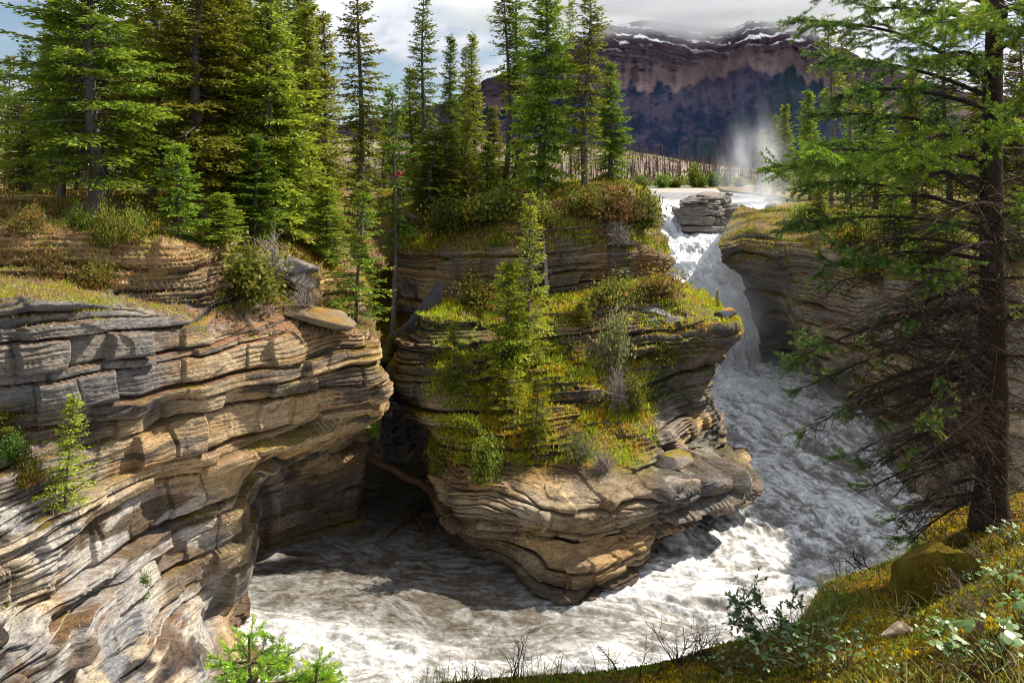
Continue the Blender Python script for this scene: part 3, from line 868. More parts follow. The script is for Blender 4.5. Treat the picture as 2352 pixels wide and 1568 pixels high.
# ------------------------------------------------------------------ river
def water_sheets():
    # pool and lower channel: finer towards the camera
    nv, nu = 520, 520
    v = np.linspace(0, 1, nv)
    Y = 21.0 * (64.0 / 21.0) ** v
    u = np.linspace(0, 1, nu)
    xl, xr = -0.42 * Y, 0.70 * Y
    X = xl[:, None] + (xr - xl)[:, None] * u[None]
    Yg = np.repeat(Y[:, None], nu, 1)
    p = np.stack([X, Yg, 0 * X], -1)
    chan = sstep(-2, 6, X - 0.05 * (Yg - 30))               # 0 in the quiet pool, 1 in the racing channel
    near = sstep(28.2, 26.2, Yg + 0.25 * X * (X < 0))
    turb = np.clip(chan * sstep(0, 7, X) + 0.8 * near, 0.0, 1)
    warp = np.stack([fbm(p * 0.22, 3, 101), fbm(p * 0.22, 3, 102), 0 * X], -1) * 2.6
    q = p + warp
    wc = (chan * sstep(30, 37, Yg))[..., None]
    fA = np.stack([(X + 0.28 * (Yg - 50)) * 1.5, Yg * 0.6, 0 * X], -1) + warp * 0.5      # racing towards the viewer
    fB = np.stack([X * 0.6, Yg * 1.7 + 0.25 * X, 0 * X], -1) + warp * 0.5                # sweeping off to the left

    def flow(sc, oc, sd, g=0.55, kind=fbm):
        return (wc * kind(fA * sc, oc, sd, g)[..., None] + (1 - wc) * kind(fB * sc, oc, sd, g)[..., None])[..., 0]
    big = 0.6 * flow(0.45, 3, 103) + 0.5 * fbm(q * C3(0.34, 0.46, 1), 3, 103)
    med = flow(1.1, 3, 104, 0.5, billow)
    fin = flow(3.2, 4, 105, 0.6)
    Z = -16 + 1.3 * sstep(40, 58, Yg) * sstep(2, 8, X) + (0.16 + 0.60 * turb) * big + (0.05 + 0.14 * turb) * med + (0.015 + 0.05 * turb) * fin
    S = np.stack([X, Yg, Z], -1)[::-1]
    # foam: veins in the pool, broken sheets in the channel
    vein = 1 - np.abs(fbm(q * C3(0.55, 1.1, 1) + 5, 5, 106, 0.65)) * 3.6
    vein2 = 1 - np.abs(fbm(q * C3(1.6, 2.4, 1) + 11, 5, 107, 0.65)) * 3.6
    vein3 = 1 - np.abs(flow(4.0, 4, 109, 0.65)) * 3.2
    foam = 0.42 * sstep(0.3, 1.0, vein) + 0.34 * sstep(0.3, 1.0, vein2) * sstep(-0.3, 0.3, fbm(q * 0.35, 2, 108)) + 0.22 * sstep(0.4, 1.0, vein3)
    sheetf = flow(1.0, 7, 110, 0.72)
    crest = sstep(-0.30, 0.48, 0.8 * big + 0.20 * med + 1.4 * sheetf + 0.6 * fin + 0.25 * sstep(0.3, 1.0, vein3) - 0.14)
    foam = 0.50 * foam * (1 - 0.7 * turb) + turb * (0.05 + 0.95 * crest)
    foam = np.clip(foam + 0.15 * near, 0, 1)  # front band whitened, painting in the sunlight that reaches it
    quiet = sstep(34, 37, Yg) * sstep(2, -2, X)
    foam = foam * (1 - 0.75 * quiet)
    # foam heaped against the rock
    st = 5
    cy, cx = np.arange(0, nv, st), np.arange(0, nu, st)
    dist = np.array([[(lambda r: r[3] if r[0] is not None else 9.0)(bvh.find_nearest(Vector((X[a, b], Yg[a, b], -15.8)), 3.0)) for b in cx] for a in cy])
    dist = np.array([np.interp(np.arange(nu), cx, r) for r in dist])
    dist = np.array([np.interp(np.arange(nv), cy, r) for r in dist.T]).T
    lap = np.exp(-(dist / (0.45 + 0.5 * turb)) ** 2) * (0.35 + 0.65 * turb) * (1 - 0.8 * quiet)
    foam = np.clip(foam + 0.75 * lap * sstep(-0.4, 0.3, fin + sheetf), 0, 1)
    S[..., 2] += (0.22 * lap * (0.6 + 0.6 * fin))[::-1]
    deepc = mixc(C3(0.085, 0.068, 0.046), C3(0.17, 0.15, 0.12), turb)  # silty brown, with the pool's shade painted in
    c = mixc(deepc, mixc(C3(0.70, 0.69, 0.67), C3(0.88, 0.87, 0.84), wc[..., 0]), foam)  # channel foam coloured whiter to make up for its shade
    me = make_mesh('river_water', S, grid_faces(nv, nu), M_WATER, c[::-1])
    link('river_water', me, label='churning silty river with white foam at the bottom of the gorge', kind='structure')

    rows = [
        [(1400, 442.5, 150), (1520, 442.5, 150), (1640, 442.5, 150), (1760, 442.5, 150), (1900, 442.5, 150)],
        [(1400, 450, 118), (1500, 450, 118), (1620, 450, 118), (1740, 450, 118), (1880, 450, 118)],
        [(1440, 466, 88), (1520, 463, 90), (1600, 463, 90), (1700, 463, 90), (1790, 463, 90)],
        [(1470, 520, 79), (1530, 505, 81), (1600, 510, 83), (1690, 510, 83), (1760, 510, 85)],
        [(1500, 580, 74), (1550, 560, 75.5), (1610, 556, 75.8), (1690, 550, 76.5), (1760, 550, 82)],
        [(1520, 630, 70), (1560, 610, 71), (1630, 605, 72), (1690, 610, 73), (1760, 610, 78)],
        [(1540, 690, 66), (1600, 670, 66.5), (1660, 665, 67), (1720, 670, 68), (1780, 670, 72)],
        [(1560, 770, 63.5), (1640, 760, 63.5), (1690, 760, 64), (1740, 760, 65), (1800, 760, 68)],
        [(1560, 850, 61), (1640, 850, 61), (1700, 850, 61), (1770, 850, 61.5), (1840, 850, 64)],
        [(1540, 885, 56), (1640, 890, 56), (1720, 890, 56), (1800, 890, 56), (1880, 890, 58)],
        [(1520, 1000, 50), (1640, 1010, 50), (1740, 1010, 50), (1840, 1010, 50), (1920, 1010, 52)],
    ]
    S = surface(rows, 420, 240, 0.35)
    n = normals(S)
    steep = 1 - sstep(0.75, 0.97, n[..., 2])
    w = S + 1.3 * np.stack([fbm(S * 0.2, 3, 111), fbm(S * 0.2, 3, 112), fbm(S * 0.2, 3, 113)], -1)
    b = fbm(w * 0.55, 5, 114, 0.6)
    f2 = fbm(w * C3(1.6, 0.8, 0.8), 4, 115, 0.6)
    amp = np.where(S[..., 1] > 84, 0.10, 0.75)
    stp = sstep(-13, -11, S[..., 2]) * sstep(-2.4, -3.4, S[..., 2])
    S = S + C3(0, -1, 0.25) * (stp * 0.7 * (1 - np.abs(((S[..., 2] + 0.9 * fbm(S * 0.25, 2, 118)) / 1.7) % 1.0 * 2 - 1)))[..., None]
    S = S + n * (amp * (0.75 * b + 0.55 * f2))[..., None]
    foam = np.clip(0.60 + 0.5 * b + 0.75 * f2, 0, 1)
    up = sstep(86, 98, S[..., 1])
    foam = foam * (1 - up) + up * np.clip(0.25 + 0.9 * fbm(w * C3(0.25, 0.9, 1), 4, 117, 0.65) + 0.3 * f2, 0, 0.7)
    c = mixc(C3(0.42, 0.41, 0.39), C3(0.93, 0.93, 0.92), foam) * (1 - 0.5 * sstep(88, 100, S[..., 1]))[..., None]
    me = make_mesh('waterfall', S, grid_faces(420, 240), M_FALL, c)
    link('waterfall', me, label='white waterfall pouring down between the rocks from the upper river', kind='structure')
    return S


water_sheets()


# ------------------------------------------------------------------ valley, hill, mountain
FARV, FARF, FARN = [], [], 0


def far_register(S):
    global FARN
    FARV.append(S.reshape(-1, 3))
    FARF.append(grid_faces(*S.shape[:2]) + FARN)
    FARN += S.shape[0] * S.shape[1]


def far_ground():
    ys = np.concatenate([np.linspace(150, 300, 60), np.geomspace(310, 16000, 60)])
    xs = np.concatenate([-np.geomspace(9000, 300, 30), np.linspace(-290, 420, 220), np.geomspace(440, 9000, 30)])
    X, Y = np.meshgrid(xs, ys[::-1])
    Z = -2.25 + 0 * X - 1.0 * sstep(172, 152, Y) + 0.25 * fbm(np.stack([X, Y, 0 * X], -1) * 0.06, 3, 121)
    S = np.stack([X, Y, Z], -1)
    a = fbm(S * C3(0.05, 0.09, 1), 4, 122)
    c = mixc(C3(0.20, 0.20, 0.055), C3(0.30, 0.25, 0.13), sstep(-0.2, 0.3, a))
    bar = sstep(186, 172, Y + 8 * a)
    c = mixc(c, C3(0.42, 0.37, 0.33), bar)
    link('ground', make_mesh('ground', S, grid_faces(*X.shape), M_SOIL, c), kind='structure', label='flat valley floor with dry grass and gravel beyond the upper river')
    far_register(S)
    xr = np.linspace(-200, 300, 60)
    yr = 206 + 3 * np.sin(xr * 0.01)
    R = np.stack([np.stack([xr, yr + 4, 0 * xr - 1.75], -1), np.stack([xr, yr, 0 * xr - 1.72], -1), np.stack([xr, yr - 0.4, 0 * xr - 2.6], -1)], 0)
    link('road', make_mesh('road', R, grid_faces(3, 60), M_SOIL, np.tile(C3(0.42, 0.40, 0.38), (180, 1))), kind='structure', label='pale road running along the far bank')

    hy = [(-900, 320), (800, 318), (1100, 325), (1300, 335), (1440, 348), (1500, 356), (1580, 372), (1680, 384), (1800, 393), (2000, 397), (2400, 380), (2800, 360)]
    px = np.linspace(-900, 2800, 380)
    top = np.interp(px, [h[0] for h in hy], [h[1] for h in hy])
    rows = []
    for v in np.linspace(1, 0, 60):
        d = 330 + 420 * v
        e = math.sin(v * math.pi / 2) ** 1.3
        y = 424 + (top - 424) * e
        rows.append(np.stack([(px - CX) * d / F, 0 * px + d, (HY - y) * d / F], -1))
    d = 1000
    rows.insert(0, np.stack([(px - CX) * d / F, 0 * px + d, 0 * px - 3.0], -1))
    S = np.array(rows)
    S[..., 2] += 1.2 * fbm(S * C3(0.02, 0.02, 0.02), 4, 125)
    a = fbm(S * C3(0.03, 0.03, 0.03), 4, 126)
    c = mixc(C3(0.27, 0.205, 0.16), C3(0.17, 0.12, 0.095), sstep(-0.2, 0.3, a))
    c = mixc(c, C3(0.25, 0.27, 0.06), sstep(0.1, 0.4, fbm(S * C3(0.025, 0.025, 0.02), 4, 127)) * 0.8)
    link('hill', make_mesh('hill', S, grid_faces(*S.shape[:2]), M_SOIL, c), kind='structure', label='low bare hill covered with burned trunks')
    far_register(S)


far_ground()


def mountain():
    rid = [(200, 330), (500, 310), (800, 285), (950, 255), (1050, 225), (1110, 190), (1180, 150), (1290, 105), (1380, 70), (1470, 44), (1530, 52), (1600, 60), (1680, 62), (1740, 50),
           (1810, 46), (1860, 66), (1930, 110), (2020, 150), (2120, 185), (2250, 215), (2400, 235), (2700, 260), (3000, 300)]
    nu, nv = 760, 340
    px = np.linspace(200, 3000, nu)
    top = np.interp(px, [h[0] for h in rid], [h[1] for h in rid])
    top = top + 13 * fbm(np.stack([px * 0.03, 0 * px, 0 * px], -1), 5, 131, 0.6)
    v = np.linspace(1.0, 0, nv)[:, None]
    pxg = np.repeat(px[None], nv, 0)
    e = np.repeat(v, nu, 1)
    wob = 0.05 * fbm(np.stack([pxg * 0.006, e * 1.5, 0 * pxg], -1), 3, 132)
    e2 = np.clip(e + wob * np.sin(np.pi * e), 0, 1)
    # apron line between the cliffs above and the wooded slopes below
    aw = pxg + 60 * fbm(np.stack([pxg * 0.012, 0 * pxg, 0 * pxg], -1), 3, 133)
    tri = np.abs((aw / 95.0) % 1.0 - 0.5) * 2
    tri2 = np.abs((aw / 37.0 + 0.3) % 1.0 - 0.5) * 2
    apron = 0.57 + 0.06 * np.sin(pxg * 0.011 + 1.4) + (0.10 * tri + 0.05 * tri2) * (0.6 + 0.8 * fbm(np.stack([pxg * 0.004, 0 * pxg, 0 * pxg + 3], -1), 2, 139))
    apron = np.where(pxg < 1620, apron - 0.02, apron + 0.02)
    cl = sstep(apron + 0.02, apron + 0.20, e2)
    d = 1300 + 2300 * e2 ** 1.15 - 120 * cl
    rib = fbm(np.stack([pxg * 0.022, e2 * 2.0, 0 * pxg], -1), 5, 134)
    d = d + 110 * rib * (0.3 + e2) - 260 * np.exp(-((pxg - 1740) / 90.0) ** 2) * sstep(0.4, 0.8, e2) + 200 * np.exp(-((pxg - 1600) / 90.0) ** 2) * sstep(0.5, 0.9, e2)
    st = np.sin(e2 * 95 + 3 * rib + 7 * np.sin(pxg * 0.0085))
    d = d - 16 * st * cl + 70 * (0.25 + cl) * fbm(np.stack([pxg * 0.06, e2 * 9, 0 * pxg], -1), 5, 143, 0.6)
    y = 398 + (top[None] - 398) * e
    S = np.stack([(pxg - CX) * d / F, d, (HY - y) * d / F], -1)
    n = normals(S)
    a = fbm(np.stack([pxg * 0.012, e2 * 7, 0 * pxg], -1), 5, 135)
    fine = fbm(np.stack([pxg * 0.09, e2 * 40, 0 * pxg], -1), 4, 136)
    streak = fbm(np.stack([pxg * 0.07 + 4 * e2, e2 * 7.0, 0 * pxg], -1), 5, 137, 0.6)
    wood = mixc(C3(0.007, 0.012, 0.026), C3(0.026, 0.025, 0.042), sstep(-0.25, 0.35, a + 0.55 * fine + 0.12 * streak))  # burned slopes, with cloud shade and blue haze painted into the colour
    wood = mixc(wood, C3(0.010, 0.018, 0.024), sstep(0.05, 0.4, fbm(np.stack([pxg * 0.01, e2 * 5, 0 * pxg + 5], -1), 4, 138)) * 0.8)
    rock = mixc(C3(0.040, 0.032, 0.045), C3(0.095, 0.066, 0.074), np.clip(0.45 + 0.35 * st + 0.55 * np.sin(e2 * 210 + 5 * rib + 15 * np.sin(pxg * 0.0085)) + 0.8 * fine, 0, 1))
    rock = mixc(rock, C3(0.040, 0.034, 0.046), sstep(0.0, 0.25, streak + 0.2 * rib + 0.4 * fine) * 0.8)
    talus = mixc(C3(0.13, 0.095, 0.092), C3(0.085, 0.062, 0.066), np.clip(0.5 + streak, 0, 1))
    tal = sstep(apron - 0.03, apron + 0.02, e2 + 0.03 * fine) * sstep(apron + 0.17, apron + 0.10, e2)
    c = mixc(wood, rock, sstep(apron + 0.0, apron + 0.04, e2 + 0.02 * fine))
    c = mixc(c, talus, tal * 0.8)
    sl = np.sin(e2 * 120 + 7 * np.sin(pxg * 0.0085) * 1.26 + 6 * a + 3 * fine)
    snow = sstep(0.75, 1.1, sl + 1.1 * fbm(np.stack([pxg * 0.03, e2 * 30, 0 * pxg], -1), 3, 141)) * sstep(0.82, 0.89, e2 + 0.06 * a) * sstep(1330, 1400, pxg) * sstep(1960, 1880, pxg)
    hi = sstep(0.76, 0.86, e2)
    c = mixc(c, C3(0.045, 0.030, 0.042), hi * 0.7)
    c = mixc(c, C3(0.85, 0.86, 0.9), snow)
    link('mountain', make_mesh('mountain', S, grid_faces(nv, nu), M_MOUNT, c), kind='structure', label='dark burned mountain with snow streaked cliffs under low cloud')
    return S


mountain()
far_bvh = BVHTree.FromPolygons([tuple(v) for v in np.concatenate(FARV)], [tuple(int(i) for i in f) for f in np.concatenate(FARF)])


def far_drop(x, y):
    loc, nor, idx, dist = far_bvh.ray_cast(Vector((x, y, 200)), Vector((0, 0, -1)), 400)
    return None if loc is None else np.array(loc)


# ------------------------------------------------------------------ conifers
BARKC = C3(0.10, 0.075, 0.06)
BARKG = C3(0.17, 0.15, 0.14)
G_DARK, G_MID, G_LIT, G_YEL = C3(0.04, 0.075, 0.014), C3(0.14, 0.20, 0.018), C3(0.27, 0.36, 0.025), C3(0.46, 0.44, 0.04)


def conifer(seed, H, R, z0, step, per, shape, droop, tw=0.16, tuft=0.21, trunk_r=0.2, bare=0.0, dead=0.0, ragged=0.25, sag=0.35, yellow=0.2, tone=1.0, fill=1.0):
    """returns meshes trunk, crown, branches for a spruce of height H and crown radius R"""
    rng = np.random.default_rng(seed)
    T = Acc()
    zz = np.linspace(-0.6, H, 16)
    rad = trunk_r * (1 - np.clip(zz / H, 0, 1)) ** 0.8 + 0.012
    rad[0] *= 1.5
    rad[1] *= 1.12
    bend = np.stack([0.15 * np.sin(zz * 0.35 + seed), 0.12 * np.cos(zz * 0.3 + seed * 2), zz], -1) - np.array([0.15 * np.sin(seed), 0.12 * np.cos(seed * 2), 0])
    T.tube(bend, rad, 9, mixc(BARKC, BARKG, rng.random(16 * 9)))
    Wd, Cr = Acc(), Acc()
    starts, dirs, lens, tones, tips = [], [], [], [], []
    h = z0
    while h < H * 0.985:
        rel = (h - z0) / (H - z0)
        gap = 1.0 if rng.random() > ragged * 0.4 else 0.5
        for b in range(per):
            prof = max(0.02, (1 - rel)) ** shape * min(1.0, 0.62 + rel * 2.2)
            L = R * prof * rng.uniform(1 - 1.6 * ragged, 1 + ragged) * gap + 0.10
            hh = h + rng.uniform(-0.5, 0.5) * step
            az = rng.uniform(0, 2 * np.pi)
            el = math.radians(42) * rel ** 1.2 - math.radians(droop) * (1 - rel) + rng.normal() * 0.12
            t = np.linspace(0, 1, 6)
            x0 = np.interp(hh, zz, bend[:, 0])
            y0 = np.interp(hh, zz, bend[:, 1])
            zc = hh + L * (math.tan(el) * t - sag * (1 - rel) * t ** 2 + 0.55 * sag * (1 - rel) * t ** 3)
            wob = 0.06 * L * np.sin(t * 3 + rng.uniform(0, 6))
            ca, sa = math.cos(az), math.sin(az)
            pth = np.stack([x0 + ca * L * t - sa * wob, y0 + sa * L * t + ca * wob, zc], -1)
            isdead = rng.random() < dead * (1 - rel) ** 2
            wc = BARKC * rng.uniform(0.7, 1.2) if not isdead else C3(0.24, 0.20, 0.18)
            Wd.tube(pth, (0.016 + 0.012 * L) * (1 - 0.8 * t), 3, wc)
            if isdead:
                for _ in range(int(6 + 5 * L)):
                    tt = rng.uniform(0.2, 1.0)
                    p0 = np.array([np.interp(tt, t, pth[:, i]) for i in range(3)])
                    v = rng.normal(size=3) * C3(0.8, 0.8, 0.5) + C3(ca, sa, -0.3) * 0.6
                    v /= np.linalg.norm(v)
                    Wd.tube(np.stack([p0, p0 + v * rng.uniform(0.15, 0.5)]), C3(0.008, 0.003, 0)[:2], 3, wc)
                continue
            n = max(3, int(L / tw * fill))
            tb = rng.uniform(0.55, 1.35)
            ts = np.linspace(0.12 + 0.6 * bare, 1.0, n)
            ts = np.clip(np.repeat(ts, 2) + rng.uniform(-0.04, 0.04, 2 * n), 0.05, 1.0)
            sd = np.tile([1.0, -1.0], n)
            p0 = np.stack([np.interp(ts, t, pth[:, i]) for i in range(3)], -1)
            fw = np.array([ca, sa, math.tan(el) * 0.5])
            fw /= np.linalg.norm(fw)
            lat = np.array([-sa, ca, 0])
            a = np.radians(rng.uniform(28, 72, 2 * n))
            v = fw * np.cos(a)[:, None] + lat * (np.sin(a) * sd)[:, None]
            v[:, 2] += rng.uniform(-0.55, 0.12, 2 * n) * (1 - 0.7 * rel)
            v /= np.linalg.norm(v, axis=1, keepdims=True)
            ll = (0.40 * L * (1.08 - ts) + 0.13) * rng.uniform(0.6, 1.25, 2 * n)
            starts.append(p0)
            dirs.append(v)
            lens.append(np.minimum(ll, 0.95))
            tones.append(np.full(2 * n, tb))
            tips.append(ts)
            # shoots along the limb itself
            m = n
            tm = np.linspace(0.3 + 0.4 * bare, 1.0, m)
            starts.append(np.stack([np.interp(tm, t, pth[:, i]) for i in range(3)], -1))
            dirs.append(np.tile(fw, (m, 1)))
            lens.append(np.full(m, 0.16))
            tones.append(np.full(m, tb))
            tips.append(tm)
        h += step * rng.uniform(0.7, 1.3) * (1 - 0.35 * rel)
    st, dr, ln = np.concatenate(starts), np.concatenate(dirs), np.concatenate(lens)
    tn, tp = np.concatenate(tones), np.concatenate(tips)
    cnt = np.maximum(1, np.ceil(ln / (tuft * 0.5) * fill)).astype(int)
    idx = np.repeat(np.arange(len(st)), cnt)
    pos = np.arange(len(idx)) - np.repeat(np.cumsum(cnt) - cnt, cnt)
    fr = (pos + rng.random(len(idx))) / cnt[idx]
    b = st[idx] + dr[idx] * (ln[idx] * fr)[:, None]
    b[:, 2] -= 0.18 * ln[idx] * fr ** 2
    b += rng.normal(size=b.shape) * 0.02
    d = dr[idx] + rng.normal(size=b.shape) * 0.42
    d[:, 2] -= 0.12
    d /= np.linalg.norm(d, axis=1, keepdims=True)
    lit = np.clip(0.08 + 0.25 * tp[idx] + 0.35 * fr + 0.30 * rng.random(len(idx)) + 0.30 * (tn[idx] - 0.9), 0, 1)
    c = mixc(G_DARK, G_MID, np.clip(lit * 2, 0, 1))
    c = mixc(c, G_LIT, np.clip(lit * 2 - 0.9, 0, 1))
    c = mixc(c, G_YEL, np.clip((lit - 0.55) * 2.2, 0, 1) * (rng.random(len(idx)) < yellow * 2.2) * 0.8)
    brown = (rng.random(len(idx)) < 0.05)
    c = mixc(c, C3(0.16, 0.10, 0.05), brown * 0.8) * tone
    Cr.diamonds(b, d, tuft * rng.uniform(0.65, 1.25, len(b)), tuft * 0.17 * rng.uniform(0.7, 1.5, len(b)), c, rng)
    return T.mesh('trunk', M_BARK), Cr.mesh('crown', M_LEAF, True), Wd.mesh('branches', M_BARK), H, R


KINDS = {
    'grand': conifer(1, 17, 3.3, 3.0, 0.40, 6, 0.55, 16, 0.19, 0.24, 0.30, dead=0.10, ragged=0.30, yellow=0.30, bare=0.25),
    'grand2': conifer(2, 17, 2.8, 2.0, 0.38, 6, 0.60, 20, 0.18, 0.24, 0.26, dead=0.16, ragged=0.32, yellow=0.18, bare=0.2),
    'tall': conifer(3, 15, 1.45, 1.2, 0.34, 6, 0.70, 18, 0.15, 0.21, 0.17, dead=0.10, ragged=0.32, yellow=0.15),
    'tall2': conifer(4, 15, 1.25, 2.0, 0.40, 5, 0.60, 24, 0.16, 0.21, 0.16, dead=0.18, ragged=0.36, yellow=0.12, tone=0.85),
    'full': conifer(5, 13, 2.1, 0.8, 0.32, 6, 0.75, 14, 0.15, 0.21, 0.20, dead=0.10, ragged=0.26, yellow=0.25),
    'pole': conifer(6, 13, 0.85, 6.5, 0.42, 5, 0.55, 22, 0.16, 0.19, 0.12, dead=0.35, ragged=0.35, yellow=0.2),
    'young': conifer(7, 5, 1.05, 0.3, 0.21, 6, 0.85, 4, 0.10, 0.13, 0.05, dead=0.04, ragged=0.22, yellow=0.35, sag=0.2, tone=1.25),
    'young2': conifer(8, 5, 0.95, 0.35, 0.25, 5, 0.80, 10, 0.11, 0.13, 0.05, dead=0.10, ragged=0.30, yellow=0.25, sag=0.25, tone=1.05),
    'slim': conifer(11, 8, 1.15, 0.4, 0.36, 5, 0.85, 2, 0.12, 0.14, 0.06, dead=0.05, ragged=0.28, yellow=0.4, sag=0.25, tone=1.25, fill=0.85),
    'back': conifer(9, 14, 1.5, 1.0, 0.50, 5, 0.65, 18, 0.24, 0.32, 0.15, dead=0.08, ragged=0.3, yellow=0.15, tone=0.8, fill=0.8),
    'back2': conifer(10, 14, 1.2, 3.0, 0.55, 5, 0.6, 22, 0.24, 0.30, 0.14, dead=0.25, ragged=0.35, yellow=0.2, tone=0.9, fill=0.8),
}


def plant_tree(kind, base, Ht, Rt, label, name='spruce_tree', group=None, rz=0.0, cat='tree', lean=(0.0, 0.0)):
    tm, cm, bm, H, R = KINDS[kind]
    root = link(name, None, label=label, cat=cat, group=group, loc=tuple(base))
    root.scale = (Rt / R, Rt / R, Ht / H)
    root.rotation_euler = (lean[0], lean[1], rz)
    link('trunk', tm, root)
    link('crown', cm, root)
    link('branches', bm, root)
    return root


def tree_px(kind, px, pyb, pyt, wpx, label, d=None, rz=0.0, group=None, name='spruce_tree', lean=(0, 0)):
    """stand a tree where the ray through its foot meets the ground; size from its height and width in the picture"""
    if d is None:
        p, n = hit(px, pyb)
    else:
        x = (px - CX) * d / F
        p = drop(x, d)
        if p is None:
            p = P(px, pyb, d)
    if p is None:
        p = P(px, pyb, 40)
    dd = p[1]
    Ht = (HY - pyt) * dd / F - p[2]
    return plant_tree(kind, p - C3(0, 0, 0.08), Ht, 0.5 * wpx * dd / F, label, name, group, rz, lean=lean)


rnd = random.Random(5)
# forest on the left bank
tree_px('grand', 222, 500, -150, 440, 'broad old spruce with thick grey trunk at the edge of the left cliff', rz=0.4)
tree_px('grand2', 470, 470, -200, 330, 'tall spruce with reddish trunk, left of three close trunks above the cliff', d=32, rz=1.0)
tree_px('grand2', 502, 460, -120, 250, 'dark trunked spruce in the middle of three close trunks', d=34, rz=2.4)
tree_px('tall', 533, 455, -140, 210, 'thin trunked spruce, right of three close trunks above the cliff', d=35, rz=3.0)
tree_px('full', 610, 540, -90, 280, 'bushy light green spruce with branches sweeping down to the shrub slope', rz=0.9)
tree_px('grand2', 345, 455, -160, 260, 'dark spruce filling the gap behind the broad old spruce', d=37, rz=4.1)
tree_px('young2', 412, 640, 330, 130, 'small spruce draping over the end of the tan ledge', d=27.5, rz=2.0)
tree_px('young', 500, 635, 440, 130, 'short spruce with a flat yellow green top on a dark trunk above the green shrub', d=28.5, rz=1.1)
tree_px('tall', 690, 500, -30, 120, 'slim spruce directly left of the brown tipped spruce', d=40, rz=0.2)
tree_px('tall', 738, 520, 18, 125, 'slim spruce with brown cone clusters near its pointed top', d=38.5, rz=2.2)
tree_px('tall2', 826, 500, -70, 125, 'very tall narrow spruce standing out against the sky left of the thin pole tree', d=44, rz=1.7)
tree_px('full', 745, 640, 400, 130, 'dense blue green spruce behind the yellow lit small spruce', d=35, rz=0.5)
tree_px('slim', 818, 730, 420, 150, 'small spruce with yellow lit lower branches at the brink of the gully', d=31.5, rz=0.3)
tree_px('pole', 897, 780, 190, 95, 'thin pole spruce with bare lower trunk rising from the gully', d=41.5, rz=0.8)
tree_px('young2', 905, 850, 770, 50, 'tiny spruce at the foot of the pole tree in the gully', d=40)
tree_px('full', 580, 560, 300, 160, 'low bushy spruce under the sweeping branches beside the shrub slope', d=31.5, rz=5.0)
tree_px('tall', 655, 560, 120, 150, 'mid height spruce with grey dead twigs between bushy and slim spruces', d=34.5, rz=3.7)
tree_px('slim', 150, 1165, 905, 120, 'bright young spruce growing from the left rock face', d=None, rz=0.2)
tree_px('young2', 6, 1010, 830, 70, 'young spruce cut by the left edge of the picture', d=None, rz=1.4)
# central rock
for kind, px, pb, pt, w, d, lab in (
    ('tall2', 977, 440, -40, 85, 55, 'tall narrow spruce alone against the sky left of the central group'),
    ('tall', 948, 440, 150, 90, 57, 'thin lacy spruce just left of the tallest lone narrow spruce'),
    ('tall', 1040, 445, 78, 80, 54, 'pointed spruce with a double tip left of the pale pine'),
    ('tall2', 1064, 445, 100, 60, 58, 'narrow dark spruce squeezed between two pointed spruces'),
    ('tall', 1090, 450, 72, 75, 52, 'slim spruce with visible straight trunk right of the double tipped spruce'),
    ('full', 1128, 440, 238, 80, 55, 'short pointed spruce under the mountain shoulder'),
    ('pole', 1160, 450, -20, 90, 50, 'sparse pine with a pale bare stem and crooked branch against the sky'),
    ('tall2', 1196, 440, -60, 100, 50, 'dark spruce partly hidden behind the big central spruce'),
    ('full', 1240, 450, -120, 200, 46, 'biggest spruce on the central rock, lit on its right side'),
    ('pole', 1312, 430, -10, 40, 52, 'bare thin stem between the two spruces on the central rock'),
    ('tall2', 1345, 425, -50, 120, 45.5, 'tall spruce with exposed dark trunk at the right of the central rock'),
    ('full', 1402, 415, 135, 110, 48, 'shorter dense spruce at the right end of the central group, before the mountain'),
    ('young', 985, 500, 330, 120, 50, 'light green spruce above the hikers'),
    ('young2', 1030, 520, 300, 130, 49, 'bushy spruce at the left rim of the central rock'),
    ('young', 1120, 470, 330, 90, 50, 'small green spruce in front of the pointed spruces'),
    ('young2', 1180, 460, 320, 110, 48.5, 'dark low spruce at the foot of the biggest spruce'),
):
    tree_px(kind, px, pb, pt, w, lab, d=d, rz=rnd.uniform(0, 6))
tree_px('slim', 1212, 850, 448, 120, 'slender spruce leaning in front of the grey wall on the mossy shelf', d=37.5, rz=0.6)
tree_px('young', 1165, 880, 600, 130, 'bushy bright spruce left of the slender spruce on the mossy shelf', d=37.2, rz=2.6)
tree_px('slim', 1045, 905, 740, 85, 'small dark spruce hanging at the left side of the mossy shelf', d=36.4, rz=1.2)
tree_px('young2', 1228, 1045, 870, 80, 'tiny spruce at the lower rim of the mossy shelf', d=34.2, rz=4.0)
tree_px('young2', 1165, 985, 850, 110, 'scruffy low spruce in the middle of the mossy shelf', d=35.6, rz=5.0)
tree_px('young', 1340, 790, 690, 55, 'tiny spruce against the dark rock at the right of the shelf', d=39.2, rz=5.0)
tree_px('young2', 1648, 705, 665, 18, 'lone seedling on the point of the rock above the rapids', d=42.3, rz=5.0)

